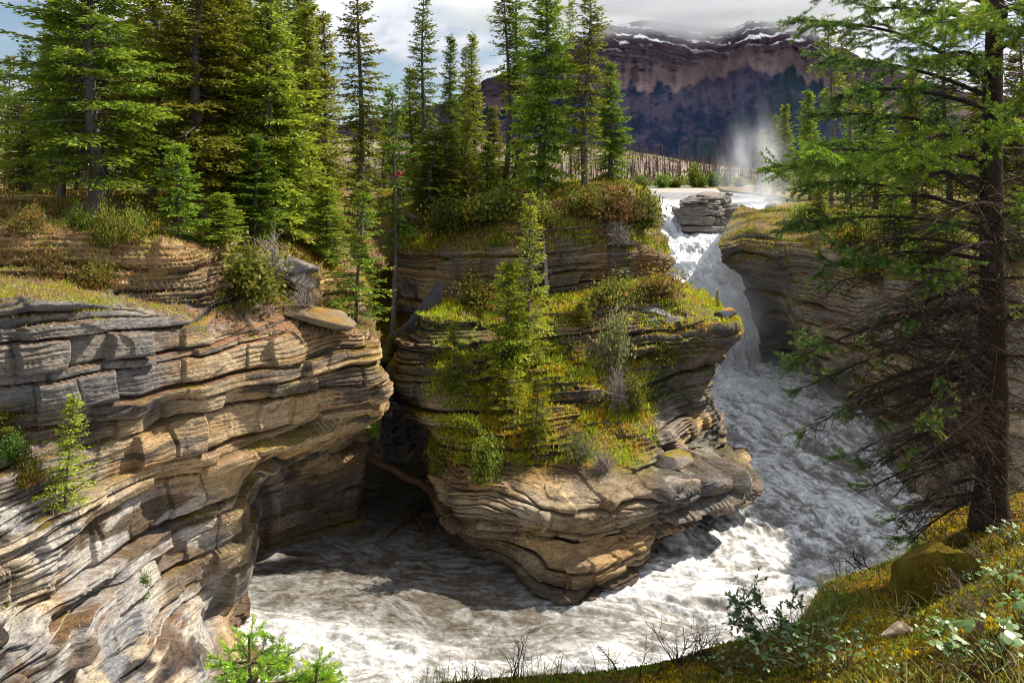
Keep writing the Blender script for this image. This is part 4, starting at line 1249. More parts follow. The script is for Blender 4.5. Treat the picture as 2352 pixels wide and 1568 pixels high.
# dense forest further back on the left: nothing tells these apart
for i in range(64):
    px = -90 + 1240 * (i + rnd.uniform(-0.4, 0.4)) / 64
    d = rnd.uniform(44, 96)
    lim = 120 if px < 150 else (-40 if px < 700 else 230)
    if 760 < px:
        lim = rnd.uniform(230, 330)
    top = lim + rnd.uniform(-20, 130)
    tree_px(rnd.choice(['back', 'back2', 'tall2', 'back']), px, 440, top, rnd.uniform(60, 120) * 60 / d, 'slender spruce in the dense forest behind the left cliff', d=d, rz=rnd.uniform(0, 6), group='forest trees behind the left cliff')
for i in range(20):
    px = 40 + 720 * (i + rnd.uniform(-0.4, 0.4)) / 20
    d = rnd.uniform(36, 52)
    tree_px(rnd.choice(['tall2', 'tall', 'back', 'tall2']), px, 450, rnd.uniform(-90, 60) if px > 120 else rnd.uniform(120, 260), rnd.uniform(90, 140) * 42 / d, 'slender spruce in the dense forest behind the left cliff', d=d, rz=rnd.uniform(0, 6), group='forest trees behind the left cliff')
# right bank
for kind, px, pb, pt, w, d, lab in (
    ('tall', 1748, 445, 296, 46, 118, 'small pointed spruce rising from the spray'),
    ('tall', 1800, 440, 238, 60, 112, 'taller of two misty spruces beside the falls'),
    ('tall2', 1778, 440, 262, 44, 116, 'shorter of two misty spruces beside the falls'),
    ('tall', 1862, 450, 205, 80, 92, 'yellow green spruce right of the misty pair'),
    ('pole', 1908, 480, 30, 60, 70, 'brown nearly bare spruce snag above the right bank'),
    ('pole', 1945, 480, 60, 60, 78, 'bare brown spruce right of the tallest snag'),
    ('tall', 2010, 490, 190, 110, 66, 'green spruce behind the hanging near branches'),
    ('full', 2100, 500, 150, 150, 60, 'wide green spruce behind the near trunk'),
    ('tall2', 2180, 510, 60, 120, 58, 'thin spruce seen through bare twigs'),
    ('full', 2330, 540, 80, 200, 52, 'leafy spruce at the right edge behind the near trunk'),
    ('tall', 2250, 520, 120, 130, 56, 'spruce hidden mostly by the near trunk'),
    ('young', 1880, 545, 430, 60, 60, 'low spruce on the rim of the right cliff'),
    ('young2', 1960, 570, 420, 100, 54, 'yellow green young spruce on the right cliff'),
    ('young', 2060, 600, 440, 120, 48, 'young spruce on the right cliff under the near branches'),
    ('young2', 2170, 640, 470, 130, 43, 'bushy young spruce on the right cliff left of the near trunk'),
    ('young', 2350, 680, 480, 170, 37, 'young spruce low at the right edge'),
):
    tree_px(kind, px, pb, pt, w, lab, d=d, rz=rnd.uniform(0, 6))
for i in range(26):
    px = 1850 + 620 * (i + rnd.uniform(-0.4, 0.4)) / 26
    d = rnd.uniform(75, 140)
    tree_px(rnd.choice(['back2', 'pole', 'back', 'tall2']), px, 440, rnd.uniform(200, 360), rnd.uniform(40, 90) * 75 / d, 'thin spruce in the open forest behind the right cliff', d=d, rz=rnd.uniform(0, 6), group='forest trees behind the right cliff')


# burned snags on the far bank and hill
def snag_mesh(seed):
    rng = np.random.default_rng(seed)
    A = Acc()
    z = np.linspace(-0.3, 10, 5)
    A.tube(np.stack([0.1 * np.sin(z + seed), 0.1 * np.cos(z * 0.7 + seed), z], -1), 0.17 * (1 - z / 11), 5, C3(0.10, 0.075, 0.065) * rng.uniform(0.6, 1.5))
    for _ in range(16):
        h = rng.uniform(2.5, 9.7)
        a = rng.uniform(0, 6.28)
        L = rng.uniform(0.25, 0.9) * (1 - h / 13)
        A.tube(np.array([[0, 0, h], [math.cos(a) * L, math.sin(a) * L, h - 0.1 * L]]), np.array([0.03, 0.01]), 3, C3(0.12, 0.08, 0.065))
    return A.mesh('burned_snag', M_BARK)


SN = [snag_mesh(s) for s in range(5)]
cnt = 0
rest = Acc()
rng = np.random.default_rng(9)
while cnt < 260:
    px = rng.uniform(880, 1860) if cnt % 4 else rng.uniform(1430, 1800)
    d = 215 + 420 * rng.random() ** 1.5
    p = far_drop((px - CX) * d / F, d)
    if p is None:
        continue
    o = link('burned_snag', SN[cnt % 5], label='thin burned tree trunk standing on the far hillside', cat='dead tree', group='burned trunks on the far bank', loc=tuple(p))
    sc = rng.uniform(0.35, 1.4)
    o.scale = (sc * 1.2, sc * 1.2, sc)
    o.rotation_euler = (rng.normal() * 0.03, rng.normal() * 0.03, rng.uniform(0, 6))
    cnt += 1
for _ in range(2600):
    px = rng.uniform(-300, 2600)
    d = rng.uniform(330, 760)
    p = far_drop((px - CX) * d / F, d)
    if p is None:
        continue
    h = rng.uniform(6, 13)
    rest.tube(np.array([p - C3(0, 0, 0.5), p + C3(rng.normal() * 0.3, 0, h)]), np.array([0.22, 0.06]), 3, C3(0.085, 0.06, 0.055) * rng.uniform(0.4, 1.6))
ug = Acc()
n_ = 16000
pts = []
while len(pts) < n_:
    px = rng.uniform(-300, 2600) if rng.random() < 0.5 else rng.uniform(900, 1850)
    d = 215 + 540 * rng.random() ** 1.4
    p = far_drop((px - CX) * d / F, d)
    if p is not None:
        pts.append(p)
pts = np.array(pts)
dd = rng.normal(size=(n_, 3)) * 0.35 + C3(0, 0, 1)
dd /= np.linalg.norm(dd, axis=1, keepdims=True)
kk = fbm(pts * C3(0.03, 0.03, 0.0), 4, 191) + 0.2 * rng.normal(size=n_)
cu = mixc(C3(0.13, 0.075, 0.045), C3(0.16, 0.17, 0.04), sstep(-0.15, 0.2, kk))
cu = mixc(cu, C3(0.035, 0.06, 0.02), (rng.random(n_) < 0.2))
cu = cu * rng.uniform(0.5, 1.4, (n_, 1))
sz = rng.uniform(0.8, 2.8, n_)
ug.diamonds(pts - C3(0, 0, 0.2), dd, sz, sz * 0.2, cu, rng)
link('undergrowth', ug.mesh('undergrowth', M_LEAF, True), label='brushy regrowth covering the burned hillside', cat='undergrowth', kind='stuff')
link('burned_forest', rest.mesh('burned_forest', M_BARK), label='distant burned forest reading as one mass on the hill', cat='forest', kind='stuff')


# small green bushes and young trees on the far bank
def leaf_ball(seed, n, r, h, leaf, cols, stems=10, flat=0.6, stemc=BARKC):
    rng = np.random.default_rng(seed)
    A, B = Acc(), Acc()
    tips = []
    for i in range(stems):
        a, e = rng.uniform(0, 6.28), rng.uniform(0.25, 1.0)
        top = np.array([math.cos(a) * r * (1.1 - e * 0.7) * rng.uniform(0.5, 1), math.sin(a) * r * (1.1 - e * 0.7) * rng.uniform(0.5, 1), h * e])
        mid = top * 0.5 + rng.normal(size=3) * 0.08 * r + C3(0, 0, 0.08 * h)
        B.tube(np.array([C3(0, 0, -0.1), mid, top]), np.array([0.02, 0.013, 0.005]) * (r + 0.4), 3, stemc)
        for _ in range(4):
            k = top * rng.uniform(0.45, 1.0) + rng.normal(size=3) * 0.10 * r
            kk = k + rng.normal(size=3) * 0.28 * r
            kk[2] = max(kk[2], 0.03)
            B.tube(np.array([k, kk]), np.array([0.007, 0.003]) * (r + 0.4), 3, stemc)
            tips.append(kk)
            tips.append(k)
    tips = np.array(tips)
    ii = rng.integers(0, len(tips), n)
    b = tips[ii] + rng.normal(size=(n, 3)) * 0.15 * r
    b[:, 2] = np.maximum(b[:, 2], 0.01)
    d = rng.normal(size=(n, 3)) + C3(0, 0, flat)
    d /= np.linalg.norm(d, axis=1, keepdims=True)
    k = np.clip(rng.random(n) * 0.7 + 0.5 * b[:, 2] / h * rng.random(n), 0, 1)
    cl = mixc(cols[0], cols[1], k)
    cl = mixc(cl, cols[2], (rng.random(len(tips))[ii] > 0.75) * 0.7)
    A.diamonds(b, d, leaf * rng.uniform(0.6, 1.3, n), leaf * 0.28 * rng.uniform(0.7, 1.3, n), cl, rng)
    return A.mesh('leaves', M_LEAF, True), B.mesh('stems', M_BARK)


GR = (C3(0.07, 0.13, 0.02), C3(0.19, 0.28, 0.03), C3(0.32, 0.33, 0.05))
JU = (C3(0.08, 0.11, 0.02), C3(0.22, 0.25, 0.03), C3(0.36, 0.22, 0.03))
BG = (C3(0.13, 0.19, 0.06), C3(0.26, 0.33, 0.12), C3(0.36, 0.39, 0.15))
RD = (C3(0.11, 0.10, 0.025), C3(0.22, 0.20, 0.035), C3(0.32, 0.16, 0.035))
BUSH = {
    'leafy': leaf_ball(21, 2600, 1.0, 1.1, 0.13, GR, 14),
    'juniper': leaf_ball(22, 3000, 1.0, 0.55, 0.12, JU, 16),
    'sage': leaf_ball(23, 1500, 1.0, 1.3, 0.11, BG, 16, stemc=C3(0.26, 0.22, 0.19)),
    'russet': leaf_ball(24, 2200, 1.0, 0.6, 0.12, RD, 18, stemc=C3(0.26, 0.18, 0.14)),
    'far': leaf_ball(25, 700, 1.0, 1.8, 0.35, (C3(0.08, 0.12, 0.02), C3(0.17, 0.24, 0.03), C3(0.2, 0.24, 0.04)), 8),
    'dead': leaf_ball(26, 40, 1.0, 1.0, 0.08, (C3(0.2, 0.17, 0.14),) * 3, 46, stemc=C3(0.30, 0.25, 0.22)),
}


def bush(kind, px, py, wpx, hpx, label, name='shrub', d=None, group=None, cat='shrub'):
    p = None
    if d is None:
        p, _ = hit(px, py)
    elif d > 150:
        p = far_drop((px - CX) * d / F, d)
    else:
        p = drop((px - CX) * d / F, d)
    if p is None:
        p = P(px, py, d or 40)
    k = p[1] / F
    root = link(name, None, label=label, cat=cat, group=group, loc=tuple(p))
    hh = {'leafy': 1.1, 'juniper': 0.6, 'sage': 1.3, 'russet': 0.6, 'far': 1.8, 'dead': 1.0}[kind]
    root.scale = (0.42 * wpx * k, 0.42 * wpx * k, hpx * k / hh)
    root.rotation_euler = (0, 0, (px * 1.7) % 6.28)
    lv, sm = BUSH[kind]
    link('stems', sm, root)
    if kind != 'dead':
        link('leaves', lv, root)
    return root


bush('leafy', 560, 690, 250, 110, 'large dark green leafy shrub on the slope below the short yellow topped spruce')
bush('dead', 610, 640, 170, 110, 'grey tangle of dead twigs above the large leafy shrub')
bush('dead', 700, 720, 120, 70, 'grey twiggy dead bush beside the lichen covered slab')
bush('juniper', 300, 548, 110, 45, 'green juniper hanging over the tan ledge below the broad spruce')
bush('juniper', 245, 560, 90, 60, 'juniper spilling down the tan rock right under the broad trunk')
bush('juniper', 330, 540, 100, 40, 'yellow green juniper right of the broad trunk')
bush('juniper', 190, 530, 90, 35, 'dark juniper left of the broad trunk')
bush('russet', 120, 640, 130, 50, 'russet and green low bush on the grassy ledge', d=None)
bush('juniper', 215, 660, 160, 40, 'juniper creeping along the back of the grassy ledge')
bush('russet', 60, 530, 120, 36, 'reddish low bush at the top left of the tan cliff')
bush('leafy', 848, 1000, 62, 70, 'bright green bush hanging at the mouth of the cave', d=None)
bush('russet', 1420, 500, 190, 52, 'rounded russet juniper capping the right end of the central rock')
bush('juniper', 1470, 520, 120, 50, 'olive juniper at the right rim of the central rock')
bush('juniper', 1340, 490, 150, 38, 'brown juniper between the trees and the right cap of the central rock')
bush('juniper', 1130, 500, 220, 48, 'dark juniper thicket on top of the central rock below the pale pine')
bush('juniper', 1040, 530, 160, 50, 'green juniper on the left shoulder of the central rock')
bush('juniper', 1240, 520, 130, 40, 'juniper below the biggest spruce')
bush('sage', 1410, 870, 120, 150, 'grey green willow bush with a pale twiggy base on the mossy shelf')
bush('sage', 1330, 1060, 120, 60, 'pale grey green bush at the rim of the shelf')
bush('leafy', 1120, 1100, 100, 90, 'yellow green leafy bush hanging at the left of the rim')
bush('leafy', 1010, 1085, 80, 50, 'bright green bush at the left corner above the cave')
bush('juniper', 1520, 830, 110, 45, 'ochre low bush on a ledge at the right of the rock tower')
bush('russet', 1500, 680, 190, 40, 'brown heather on the slope below the upper wall')
bush('juniper', 1400, 690, 150, 35, 'olive heather at the foot of the upper wall')
bush('leafy', 1450, 940, 90, 70, 'small leafy bush beside the dead trunk on the shelf')
bush('juniper', 1110, 700, 150, 40, 'dark juniper under the smooth grey wall')
bush('dead', 1420, 930, 110, 90, 'dark dead bush on the mossy shelf')
bush('dead', 1390, 1085, 110, 60, 'white dead roots hanging below the rim of the shelf')
bush('dead', 1420, 560, 120, 60, 'grey dead branches on the upper wall')
bush('leafy', 30, 1060, 100, 60, 'small green bush on the left rock face beside the edge spruce')
bush('leafy', 330, 1370, 45, 50, 'tiny bright green plant on the lower left rock')
bush('juniper', 60, 1110, 90, 40, 'low olive bush on the soil patch of the left face')
bush('leafy', 1850, 520, 110, 45, 'yellow green bush on the rim of the right cliff')
bush('juniper', 1950, 560, 120, 50, 'mossy bush hanging over the right cliff')
bush('juniper', 2010, 640, 110, 70, 'yellow moss clump hanging on the right cliff face')
bush('leafy', 2120, 620, 150, 60, 'leafy bush on the right cliff behind the near branches')
for i, (px, w, h) in enumerate(((1520, 46, 26), (1548, 60, 20), (1595, 44, 50), (1610, 30, 28), (1640, 50, 30), (1665, 30, 24), (1470, 50, 24), (1700, 40, 20))):
    bush('far', px, 430, w, h, 'small light green bush on the far river bank', name='bush', d=196 + 4 * (i % 3), group='bushes on the far river bank')
for i, (px, pt) in enumerate(((1516, 408), (1566, 404), (1612, 410), (1622, 406), (1658, 412))):
    p = far_drop((px - CX) * 212 / F, 212.0)
    plant_tree('back', p, (432 - pt) * 212 / F, 1.0, 'small dark spruce standing beside the far road', group='spruces beside the far road', rz=i)


# ------------------------------------------------------------------ ground cover on the ledges
def cover(name, key, n, seed, label, cond, size=(0.10, 0.24), up=1.0, cols=None, lo=0.5, thin=0.16, rowmin=0.0):
    rng = np.random.default_rng(seed)
    S = SURF[key]
    N = normals(S)
    x, y = pxy(S)
    w = cond(x, y, S, N) * (N[..., 2] > lo)
    w = w * (0.15 + sstep(-0.25, 0.25, fbm(S * 0.9, 3, seed)))
    w = w.ravel()
    if w.sum() <= 0:
        return
    idx = rng.choice(len(w), n, p=w / w.sum())
    i, j = np.unravel_index(idx, S.shape[:2])
    i2, j2 = np.minimum(i + 1, S.shape[0] - 1), np.minimum(j + 1, S.shape[1] - 1)
    a, b = rng.random((n, 1)), rng.random((n, 1))
    p = S[i, j] + (S[i2, j] - S[i, j]) * a + (S[i, j2] - S[i, j]) * b
    p = p + rng.normal(size=p.shape) * 0.01
    d = rng.normal(size=(n, 3)) * 0.6 + C3(0, 0, up)
    d /= np.linalg.norm(d, axis=1, keepdims=True)
    k1 = fbm(p * 0.8, 3, seed + 1) + 0.25 * rng.normal(size=n)
    k2 = fbm(p * 1.6 + 7, 3, seed + 2) + 0.25 * rng.normal(size=n)
    c = mixc(cols[0], cols[1], sstep(-0.3, 0.3, k1))
    c = mixc(c, cols[2], sstep(0.05, 0.4, k2))
    c = c * rng.uniform(0.6, 1.35, (n, 1))
    A = Acc()
    s = rng.uniform(size[0], size[1], n) * np.clip(p[:, 1] / 30.0, 0.15, 1.35)
    A.diamonds(p - d * 0.01, d, s, s * thin * rng.uniform(0.7, 1.4, n), c, rng)
    link(name, A.mesh(name, M_LEAF, True), label=label, cat='ground cover', kind='stuff')


YG, OC, DRY, OL, RB = C3(0.36, 0.40, 0.03), C3(0.44, 0.27, 0.02), C3(0.40, 0.31, 0.18), C3(0.16, 0.19, 0.025), C3(0.34, 0.19, 0.10)
cover('grass', 'central_rock', 52000, 201, 'yellow green grass and ochre moss on the shelf of the central rock',
      lambda x, y, S, N: (sstep(960, 1040, x) * sstep(1520, 1450, x) * sstep(760, 830, y) * sstep(1075, 1045, y)) + 0.55 * sstep(780, 720, y), cols=(YG * 1.2, YG, OC), lo=0.15, size=(0.07, 0.24), thin=0.09)
cover('grass', 'upper_rock', 30000, 202, 'heather and grass on top of the central rock', lambda x, y, S, N: sstep(585, 560, y), cols=(OL, YG, C3(0.30, 0.17, 0.05)), lo=0.3, size=(0.08, 0.24), thin=0.11)
cover('grass', 'left_cliff', 38000, 203, 'grass, moss and dry reddish litter on the ledges of the left cliff',
      lambda x, y, S, N: sstep(790, 740, y) + 0.16 * sstep(950, 990, y) * sstep(330, 200, x), cols=(DRY * 0.9, RB, YG), lo=0.45, size=(0.06, 0.20), thin=0.10)
cover('grass', 'forest_floor', 26000, 204, 'grass and moss on the forest floor above the left cliff', lambda x, y, S, N: 1.0 * (S[..., 1] < 60) * sstep(60, 30, S[..., 1]), cols=(YG * 0.8, OL, OC * 0.7), lo=0.2, size=(0.10, 0.26), thin=0.10)
cover('grass', 'right_cliff', 14000, 205, 'moss and heather on the rim of the right cliff', lambda x, y, S, N: sstep(720, 640, y), cols=(OL, OC, YG), lo=0.35, size=(0.07, 0.2), thin=0.11)
cover('grass', 'right_floor', 22000, 206, 'grass and low growth on the right forest floor', lambda x, y, S, N: sstep(100, 50, S[..., 1]), cols=(YG * 0.8, OL, OC * 0.7), lo=0.2, size=(0.10, 0.28), thin=0.10)
cover('moss', 'gully_wall', 3500, 207, 'thick ochre moss on the boulders of the gully', lambda x, y, S, N: sstep(900, 870, y) * sstep(640, 700, y), cols=(OC * 0.7, OL, OC), lo=0.1, size=(0.06, 0.16), up=0.5)


# ------------------------------------------------------------------ loose rocks, logs
def boulder(name, c, size, rot, seed, base, label, cat='rock', rough=0.18, moss=None, moss_lo=0.5, box=0.6, mat=None):
    nu, nv = 48, 30
    th = np.linspace(0, 2 * np.pi, nu)
    ph = np.linspace(0, np.pi, nv)
    T, Ph = np.meshgrid(th, ph)
    U = np.stack([np.sin(Ph) * np.cos(T), np.sin(Ph) * np.sin(T), np.cos(Ph)], -1)
    m = np.max(np.abs(U), axis=-1, keepdims=True)
    U = U * ((1 - box) + box / m)
    q = U * 1.5 + seed * 3.1
    q[:, -1] = q[:, 0]
    U = U * (1 + rough * fbm(q, 4, seed))[..., None] + 0.3 * rough * np.sign(fbm(q * 0.8, 2, seed + 1))[..., None] * C3(0, 0, 0.3)
    rg = np.random.default_rng(seed)
    for _ in range(16):
        pn = rg.normal(size=3)
        pn /= np.linalg.norm(pn)
        ex = (U @ pn) - rg.uniform(0.55, 0.85)
        U = U - np.maximum(ex, 0)[..., None] * pn * 0.95
    U = U + 0.03 * U * fbm(q * 4, 3, seed + 9)[..., None]
    S = U * np.asarray(size) * 1.18
    R = np.array(Matrix.Rotation(rot[2], 3, 'Z') @ Matrix.Rotation(rot[1], 3, 'Y') @ Matrix.Rotation(rot[0], 3, 'X'))
    S = S @ R.T
    n = normals(S)
    cl = base * (1 + 0.35 * fbm(S * 2.2, 4, seed + 2))[..., None]
    cl = mixc(cl, DARKR, sstep(0.15, 0.5, fbm(S * 1.3, 3, seed + 3)) * 0.6)
    if moss is not None:
        cl = mixc(cl, moss * (1 + 0.5 * fbm(S * 3, 3, seed + 5))[..., None], sstep(moss_lo, moss_lo + 0.3, n[..., 2] + 0.4 * fbm(S * 1.6, 3, seed + 4)))
    me = make_mesh(name, S, grid_faces(nv, nu), mat or M_STONE, np.clip(cl, 0.01, 0.9))
    return link(name, me, label=label, cat=cat, loc=tuple(c))


def rock_px(px, py, d, w, h, dep, rot, seed, base, label, **kw):
    if d is None:
        p, _ = hit(px, py)
        d = p[1]
    k = d / F
    return boulder(kw.pop('name', 'boulder'), P(px, py, d), (0.5 * w * k, dep, 0.5 * h * k), rot, seed, base, label, **kw)


rock_px(968, 730, 41.0, 58, 165, 0.5, (0.15, 0.62, 0.1), 301, C3(0.10, 0.10, 0.11), 'dark leaning rock slab with a pale top at the head of the gully', name='rock_slab', box=0.75, rough=0.10)
rock_px(722, 724, 29.3, 165, 30, 1.0, (0.1, 0.22, 0.1), 302, C3(0.22, 0.16, 0.10), 'flat overhanging slab with orange lichen at the cliff brink', name='rock_slab', moss=C3(0.26, 0.15, 0.03), moss_lo=0.85, box=0.5, rough=0.45)
rock_px(665, 612, 31.2, 120, 34, 0.9, (0.05, 0.45, 0.0), 303, C3(0.20, 0.175, 0.15), 'upper pale grey slab sticking out of the shrub slope', name='rock_slab', box=0.55)
rock_px(685, 640, 30.8, 110, 28, 0.8, (0.05, 0.35, 0.0), 304, C3(0.18, 0.15, 0.12), 'lower pale slab under the grey slab on the shrub slope', name='rock_slab', box=0.55)
rock_px(475, 560, 29.4, 44, 60, 0.5, (0.2, 0.1, 0.5), 305, C3(0.42, 0.40, 0.37), 'pale block behind the trunk of the short yellow topped spruce')
rock_px(1440, 712, 41.2, 56, 26, 0.6, (0, 0.1, 0.2), 306, C3(0.40, 0.36, 0.30), 'whitish boulder at the left of the cluster under the heather slope')
rock_px(1500, 716, 41.0, 62, 34, 0.7, (0, 0.25, 0.1), 307, C3(0.29, 0.27, 0.24), 'grey cracked boulder in the middle of the cluster under the heather slope')
rock_px(1545, 745, 40.4, 74, 34, 0.7, (0, 0.1, 0.1), 308, C3(0.19, 0.18, 0.17), 'dark grey block at the right of the boulder cluster')
rock_px(1470, 750, 40.4, 90, 36, 0.7, (0, -0.1, 0.1), 309, C3(0.22, 0.22, 0.22), 'wide dark block below the whitish boulder')
rock_px(1665, 722, 41.0, 52, 26, 0.5, (0, -0.25, 0.1), 310, C3(0.10, 0.10, 0.11), 'black boulder with an orange lichen cap on the point above the rapids', moss=C3(0.45, 0.2, 0.02), moss_lo=0.75)
rock_px(930, 840, 39.6, 60, 90, 0.7, (0, 0.5, 0.2), 311, C3(0.14, 0.12, 0.09), 'mossy boulder wedged at the left shoulder of the central rock', moss=C3(0.30, 0.20, 0.02), moss_lo=0.1)
rock_px(893, 830, 41.0, 56, 60, 0.7, (0, -0.2, 0.2), 312, C3(0.14, 0.12, 0.09), 'rounded moss covered boulder in the gully', moss=C3(0.26, 0.19, 0.02), moss_lo=0.0)
rock_px(1548, 1060, 34.8, 84, 32, 0.6, (0, -0.15, 0.1), 313, C3(0.26, 0.21, 0.16), 'tan block with moss stains on the low right ledge', moss=C3(0.2, 0.15, 0.02), moss_lo=0.8)


def log(name, a, b, r0, r1, label, c=C3(0.16, 0.11, 0.07), cat='log', sides=9, seed=0, stubs=0):
    rng = np.random.default_rng(seed + 900)
    A = Acc()
    t = np.linspace(0, 1, 14)[:, None]
    a, b = np.asarray(a, float), np.asarray(b, float)
    L = np.linalg.norm(b - a)
    pts = a + (b - a) * t + rng.normal(size=(14, 3)) * 0.006 * L
    A.tube(pts - a, np.linspace(r0, r1, 14) * (1 + 0.1 * rng.normal(size=14)), sides, mixc(c * 0.7, c * 1.3, rng.random(14 * sides)))
    for e, r in ((0, r0), (13, r1)):
        cc = pts[e] - a
        A.tube(np.stack([cc, cc + (pts[e] - pts[abs(e - 1)]) * 0.02]), np.array([r, 0.001]), sides, c * 1.5)
    for _ in range(stubs):
        p = pts[rng.integers(2, 13)] - a
        v = rng.normal(size=3)
        v /= np.linalg.norm(v)
        A.tube(np.stack([p, p + v * rng.uniform(0.08, 0.22) * L]), np.array([r1 * 0.5, r1 * 0.1]), 4, c * 1.2)
    return link(name, A.mesh(name, M_BARK), label=label, cat=cat, loc=tuple(a))


log('fallen_log', P(838, 1048, 38.5), P(1045, 1150, 36.2), 0.13, 0.17, 'reddish fallen log bridging the mouth of the cave', C3(0.13, 0.07, 0.04), seed=1)
log('driftwood_log', P(880, 1245, 35.6), P(970, 1165, 38.6), 0.10, 0.13, 'dark log lying in the quiet water of the cave', C3(0.06, 0.035, 0.025), seed=2, stubs=3)
log('driftwood_log', P(955, 1185, 37.2), P(985, 1232, 35.8), 0.09, 0.08, 'short reddish stick crossing the water beside the dark cave log', C3(0.10, 0.04, 0.03), seed=3)
log('driftwood_log', P(1672, 474, 84), P(1708, 488, 82), 0.16, 0.12, 'grey log lodged across the right chute of the falls', C3(0.20, 0.18, 0.16), seed=4)
log('driftwood_log', P(1632, 452, 80), P(1652, 454, 80), 0.16, 0.12, 'bleached root log on top of the rock islet', C3(0.42, 0.36, 0.30), seed=5, stubs=9)
log('driftwood_log', P(1795, 470, 88), P(1870, 475, 84), 0.10, 0.08, 'long grey pole lying on the right bank beside the spray', C3(0.26, 0.24, 0.22), seed=6)
log('dead_branch', P(1290, 850, 38.0), P(1400, 905, 36.3), 0.05, 0.02, 'bleached fallen branch in the grass of the mossy shelf', C3(0.40, 0.34, 0.28), cat='branch', seed=7, stubs=5)
log('dead_tree', P(1422, 980, 36.2), P(1418, 830, 38.0), 0.07, 0.03, 'dark leaning dead trunk inside the grey green willow bush', C3(0.08, 0.06, 0.05), cat='dead tree', seed=8, stubs=8)
log('dead_tree', P(1258, 700, 41.9), P(1248, 540, 42.6), 0.16, 0.05, 'pale dead trunk against the smooth grey wall', C3(0.34, 0.28, 0.24), cat='dead tree', seed=9, stubs=12)
log('driftwood_log', P(870, 810, 42.5), P(925, 750, 44), 0.05, 0.04, 'thin pole lying on the moss of the gully', C3(0.20, 0.14, 0.10), seed=11)

# information board by the far road
ib = link('information_board', None, label='small dark information board on posts beside the far road', cat='sign', loc=tuple(P(1527, 431, 214)))
A = Acc()
A.tube(np.array([[-0.5, 0, -0.5], [-0.5, 0, 1.6]]), 0.07, 6, C3(0.08, 0.06, 0.05))
link('post', A.mesh('post', M_BARK), ib)
A = Acc()
A.tube(np.array([[0.5, 0, -0.5], [0.5, 0, 1.6]]), 0.07, 6, C3(0.08, 0.06, 0.05))
link('post', A.mesh('post', M_BARK), ib)
bx = np.array([[x, y, z] for x in (-0.75, 0.75) for y in (-0.16, -0.08) for z in (0.8, 1.9)])
link('board', make_mesh('board', bx, np.array([[0, 1, 3, 2], [4, 6, 7, 5], [0, 4, 5, 1], [2, 3, 7, 6], [0, 2, 6, 4], [1, 5, 7, 3]]), M_CLOTH, np.tile(C3(0.03, 0.06, 0.08), (8, 1))), ib)


# ------------------------------------------------------------------ hikers on the far viewpoint
def person(px, d, jacket, trousers, label, rz, pack=None):
    p = drop((px - CX) * d / F, d)
    if p is None:
        p = P(px, 470, d)
    root = link('person', None, label=label, cat='person', loc=tuple(p))
    root.rotation_euler = (0, 0, rz)
    skin = C3(0.45, 0.28, 0.20)
    me = bpy.data.meshes.new('body')
    J = [(0, 0, 0.95), (0, 0, 1.15), (0, 0, 1.40), (0, 0.01, 1.50), (0, 0.02, 1.62), (0, 0.02, 1.74),
         (0.11, 0, 0.90), (0.12, 0.03, 0.50), (0.13, -0.02, 0.08), (0.13, 0.12, 0.03),
         (-0.11, 0, 0.90), (-0.12, 0.06, 0.50), (-0.13, 0.0, 0.08), (-0.13, 0.14, 0.03),
         (0.19, 0, 1.40), (0.26, -0.02, 1.12), (0.24, 0.16, 0.95), (0.23, 0.22, 0.90),
         (-0.19, 0, 1.40), (-0.26, -0.02, 1.12), (-0.24, 0.16, 0.95), (-0.23, 0.22, 0.90)]
    E = [(0, 1), (1, 2), (2, 3), (3, 4), (4, 5), (0, 6), (6, 7), (7, 8), (8, 9), (0, 10), (10, 11), (11, 12), (12, 13), (2, 14), (14, 15), (15, 16), (16, 17), (2, 18), (18, 19), (19, 20), (20, 21)]
    rr = [0.15, 0.15, 0.17, 0.06, 0.10, 0.08, 0.10, 0.07, 0.05, 0.04, 0.10, 0.07, 0.05, 0.04, 0.08, 0.055, 0.045, 0.04, 0.08, 0.055, 0.045, 0.04]
    me.from_pydata(J, E, [])
    tmp = bpy.data.objects.new('body', me)
    col.objects.link(tmp)
    sk = tmp.modifiers.new('skin', 'SKIN')
    for i, r in enumerate(rr):
        me.skin_vertices[0].data[i].radius = (r, r)
    me.skin_vertices[0].data[0].use_root = True
    sb = tmp.modifiers.new('sub', 'SUBSURF')
    sb.levels = 1
    dg = bpy.context.evaluated_depsgraph_get()
    m2 = bpy.data.meshes.new_from_object(tmp.evaluated_get(dg))
    bpy.data.objects.remove(tmp)
    co = np.zeros(len(m2.vertices) * 3)
    m2.vertices.foreach_get('co', co)
    co = co.reshape(-1, 3)
    c = np.where((co[:, 2] > 1.47)[:, None], skin, np.where((co[:, 2] > 0.88)[:, None], jacket, trousers))
    c = np.where(((co[:, 1] > 0.17) & (co[:, 2] > 0.8) & (co[:, 2] < 1.0))[:, None], skin, c)
    ca = np.ones((len(co), 4), np.float32)
    ca[:, :3] = c
    m2.color_attributes.new('col', 'FLOAT_COLOR', 'POINT').data.foreach_set('color', ca.ravel())
    m2.materials.clear()
    m2.materials.append(M_CLOTH)
    link('body', m2, root)
    A = Acc()
    ph = np.linspace(-0.2, math.pi / 2, 6)
    A.tube(np.stack([0 * ph, 0 * ph + 0.01, 1.68 + 0.12 * np.sin(ph)], -1), 0.118 * np.cos(ph) + 0.004, 10, C3(0.04, 0.03, 0.025))
    link('hair', A.mesh('hair', M_CLOTH), root)


